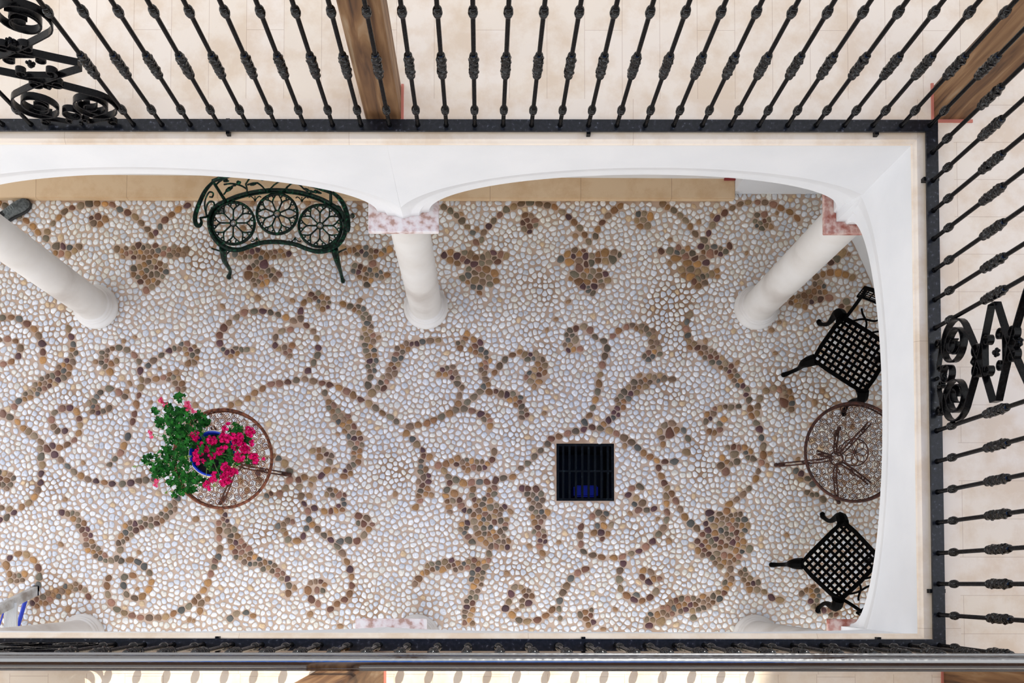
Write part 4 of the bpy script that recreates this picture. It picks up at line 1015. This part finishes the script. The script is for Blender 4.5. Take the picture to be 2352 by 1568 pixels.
for (x,y) in ((40,990),(400,1280),(825,585),(880,1000),(940,1200),(1140,820),(560,235),(460,1265),(670,880),(630,880),(1340,640),(1165,970),(1280,910),(270,640)):
    for _ in range(5): leaf(bm2, fp(x+rnd.uniform(-16,16), y+rnd.uniform(-16,16), 1.0 if x>500 else .9), .007, rnd.uniform(0,6), rnd.gauss(0,.5), rnd.gauss(0,.5))
for b_ in (bm, bm2):
    for v_ in b_.verts: v_.co -= pot.location
fol = obj('foliage', bm, M_leaf, pot); obj('buds', bm2, M_leaf2, pot)
bm = bmesh.new(); zc = fp(900,830,.905)
for (x,y,z) in ((560,235,1.02),(280,350,.94),(410,340,.98),(350,260,1.0),(640,310,1.04),(220,610,.93),(300,1150,.85),(45,985,.84),(400,1280,.84),(195,905,.84),(300,970,.86),(600,1220,.86),(520,1290,.84),(480,640,.96),(600,560,1.0),(350,880,.88),(760,450,.98),(1340,590,1.04),(1400,880,1.0),(1050,1150,1.0),(860,1200,.98),(1200,880,1.0),(1065,560,1.04),(720,650,1.0),(910,690,1.02),(1170,760,1.0)):
    e = fp(x,y,z); s = zc + (e-zc)*0.12 - Vector((0,0,.01)); m = s.lerp(e,.5)+Vector((0,0,.05))
    tube(bm, [p-pot.location for p in catmull([s,m,e],5)], .0022, 5)
obj('stems', bm, M_stem, pot)
M_fl = noise_col(newmat('magenta_petal', (0.75,0.01,0.16), 0.7, 0, 0.1), [(0.28,0.0,0.03),(0.70,0.003,0.11),(0.85,0.012,0.20)], 60, 3)
M_fl2 = noise_col(newmat('pink_petal', (0.85,0.07,0.2), 0.55), [(0.75,0.02,0.09),(0.90,0.16,0.33)], 60, 3)
def floret(bm, c, size):
    yaw = rnd.uniform(0,6.28); M = Euler((rnd.gauss(0,.5), rnd.gauss(0,.5), yaw)).to_matrix()
    for k in range(5):
        a = 2*PI*k/5; d = Vector((math.cos(a), math.sin(a),0)); s = Vector((-d.y,d.x,0))
        P = [Vector((0,0,0)), d*.55*size+s*.36*size+Vector((0,0,.25*size)), d*1.0*size+s*.26*size+Vector((0,0,.42*size)), d*1.08*size-s*.1*size+Vector((0,0,.36*size)), d*.85*size-s*.36*size+Vector((0,0,.35*size)), d*.5*size-s*.3*size+Vector((0,0,.12*size))]
        bm.faces.new([bm.verts.new(c + M @ p) for p in P])
FL = [(720,650,62,1.0),(910,690,58,1.02),(1065,660,66,1.04),(1065,560,32,1.05),(1095,500,22,1.05),(1140,640,45,1.04),(1340,590,62,1.05),(1235,660,55,1.04),(1190,705,45,1.02),(1250,740,55,1.02),(1360,720,32,1.02),(860,790,45,1.0),(760,840,60,1.0),(785,745,36,1.0),(740,900,36,.98),(920,870,42,1.0),(1010,810,52,1.02),(1070,765,26,1.02),(1170,770,36,1.02),(1290,800,55,1.02),(1220,880,62,1.02),(1380,870,50,1.02),(1410,920,34,1.0),(830,920,24,.98),(750,950,16,.98),(1070,990,52,1.0),(1120,1040,60,1.0),(1050,1085,50,1.0),(1170,1040,42,1.0),(1050,1160,50,1.0),(1100,1150,42,1.0),(940,1070,28,.99),(930,1130,38,.98),(850,1190,38,.98),(880,1235,20,.98),(1500,895,10,.96)]
PK = [(350,240,36,1.01),(390,290,28,1.0),(640,290,38,1.05),(660,330,38,1.04),(715,360,22,1.02),(220,605,28,.94),(240,655,14,.94),(300,1145,30,.87),(290,1190,26,.86)]
for L_, mt in ((FL, M_fl), (PK, M_fl2)):
    for (x,y,r,z) in L_:
        bm = bmesh.new()
        for _ in range(max(3, int(r*r/95))):
            a = rnd.uniform(0,6.28); q = r*math.sqrt(rnd.random())*.9
            floret(bm, fp(x+q*math.cos(a), y+q*math.sin(a), z+rnd.uniform(0,.035)) - pot.location, rnd.uniform(.0095,.0130))
        obj('flower_cluster', bm, mt, pot, smooth=False)

# ------------------------------------------------------------------ shoe behind the left column
M_knit = noise_col(newmat('grey_knit', (0.10,0.11,0.11), 0.9), [(0.07,0.08,0.08),(0.15,0.16,0.16)], 60)
M_sole = newmat('dark_sole', (0.03,0.03,0.03), 0.8); M_lace = newmat('grey_lace', (0.16,0.18,0.18), 0.9); M_hollow = newmat('hollow_shade', (0.01,0.01,0.01), 0.9)
c0 = at(30, 484, 0.05); d0 = (at(62,462,0.05)-c0); ang = math.atan2(d0.y, d0.x)
shoe = empty('shoe', (c0.x, c0.y, 0.011), ang); tag(shoe, 'grey knitted lace up shoe on the pebbles behind the left column', 'shoe')
def shoe_ring(x, w, h, z0=0.0, n=16, top=1.0):
    return [(x, w*math.cos(2*PI*k/n), z0 + h*(0.5+0.5*math.sin(2*PI*k/n)*1.0)) for k in range(n)]
st = [(-.145,.022,.055),(-.135,.034,.075),(-.10,.037,.08),(-.05,.037,.078),(0.0,.042,.076),(.04,.049,.064),(.08,.051,.052),(.115,.044,.042),(.135,.028,.030),(.142,.010,.016)]
bm = bmesh.new(); rings=[[bm.verts.new(p) for p in shoe_ring(x,w,h,.012)] for x,w,h in st]
for a,b in zip(rings,rings[1:]):
    for k in range(16): bm.faces.new((a[k],a[(k+1)%16],b[(k+1)%16],b[k]))
bm.faces.new(rings[0][::-1]); bm.faces.new(rings[-1])
for i in range(11): 
    x=.035+.0095*i; w=.047*math.sqrt(max(0.05,1-((x-.07)/.078)**2)) ; h=.066-.26*(x-.035)
    tube(bm, [Vector((x+.004*math.cos(t_), w*.93*math.sin(t_), .012+h*(.5+.5*math.cos(t_)))) for t_ in [(-1.3+2.6*j/8) for j in range(9)]], .0013, 4)
obj('upper', bm, M_knit, shoe)
bm = bmesh.new(); pts=[(-.15,0),(-.14,.030),(-.08,.038),(0,.043),(.05,.052),(.09,.053),(.125,.042),(.148,.016),(.148,-.016),(.125,-.042),(.09,-.053),(.05,-.052),(0,-.043),(-.08,-.038),(-.14,-.03)]
lo=[bm.verts.new((x,y,0)) for x,y in pts]; hi=[bm.verts.new((x,y,.026)) for x,y in pts]
for k in range(len(pts)): bm.faces.new((lo[k],lo[(k+1)%len(pts)],hi[(k+1)%len(pts)],hi[k]))
bm.faces.new(lo[::-1]); bm.faces.new(hi); obj('sole', bm, M_sole, shoe, smooth=False)
bm = bmesh.new()
for i in range(4):
    x=-.035+.018*i; tube(bm, [Vector((x,-.020,.082-.04*max(0,x)-.004)),Vector((x+.004,0,.090-.15*max(0,x))),Vector((x,.020,.082-.04*max(0,x)-.004))], .0045, 5)
obj('laces', bm, M_lace, shoe)
bm = bmesh.new(); blob(bm, Vector((-.085,0,.080)), .045,.027,.012); obj('collar_shade', bm, M_hollow, shoe)  # solid dark blob: shade inside the collar put into colour

# ------------------------------------------------------------------ stepladder at the lower left
M_alu = noise_col(newmat('dirty_aluminium', (0.5,0.5,0.48), 0.4, 0.3), [(0.32,0.29,0.26),(0.52,0.52,0.51),(0.66,0.66,0.66)], 9, 6)
M_ridge = newmat('ridged_tread', (0.62,0.62,0.61), 0.35, 0.2)
M_bl = newmat('blue_paint', (0.01,0.035,0.42), 0.35)
f0 = at(86, 1352, 0.0); lad = empty('stepladder', (f0.x, f0.y, 0.012)); tag(lad, 'aluminium stepladder with blue braces in the lower left corner', 'ladder')
LY = -0.50; dirn = Vector((-0.20, -0.35, 1.0))
def lp(h, y): return dirn*h + Vector((0, y, 0))
for y in (0.0, LY):
    bm = bmesh.new(); a=lp(0,y); b=lp(1.45,y); 
    M = Matrix.Identity(3)
    vs=[]
    for p in (a,b):
        for dx,dy in ((-.03,-.05),(.012,-.05),(.012,.022),(-.03,.022)): vs.append(bm.verts.new(p+Vector((dx,dy,0))))
    for f in ((3,2,1,0),(4,5,6,7),(0,1,5,4),(1,2,6,5),(2,3,7,6),(3,0,4,7)): bm.faces.new([vs[i] for i in f])
    s = obj('stile', bm, M_alu, lad, smooth=False)
    bm = bmesh.new(); box(bm, -.032,.014,-.052,.024,-.0115,.006); obj('foot', bm, M_bl, s, smooth=False)
for i in range(1,6):
    h = .25*i; c = lp(h,0); bm = bmesh.new(); box(bm, c.x-.065, c.x+.03, LY*.97+c.y, c.y-.016, h-.012, h+.010)
    for k in range(9): box(bm, c.x-.062+.0105*k, c.x-.058+.0105*k, LY*.97+c.y, c.y-.016, h+.010, h+.013)
    obj('tread', bm, M_ridge, lad, smooth=False)
bm = bmesh.new(); tube(bm, [Vector((-.045,-.05,.06)), Vector((-.17,-.50,.06))], .016, 8); obj('brace', bm, M_bl, lad)
bm = bmesh.new(); tube(bm, [Vector((-.085,-.13,.30)), Vector((-.22,-.60,.30))], .006, 6); obj('strap', bm, M_bl, lad)
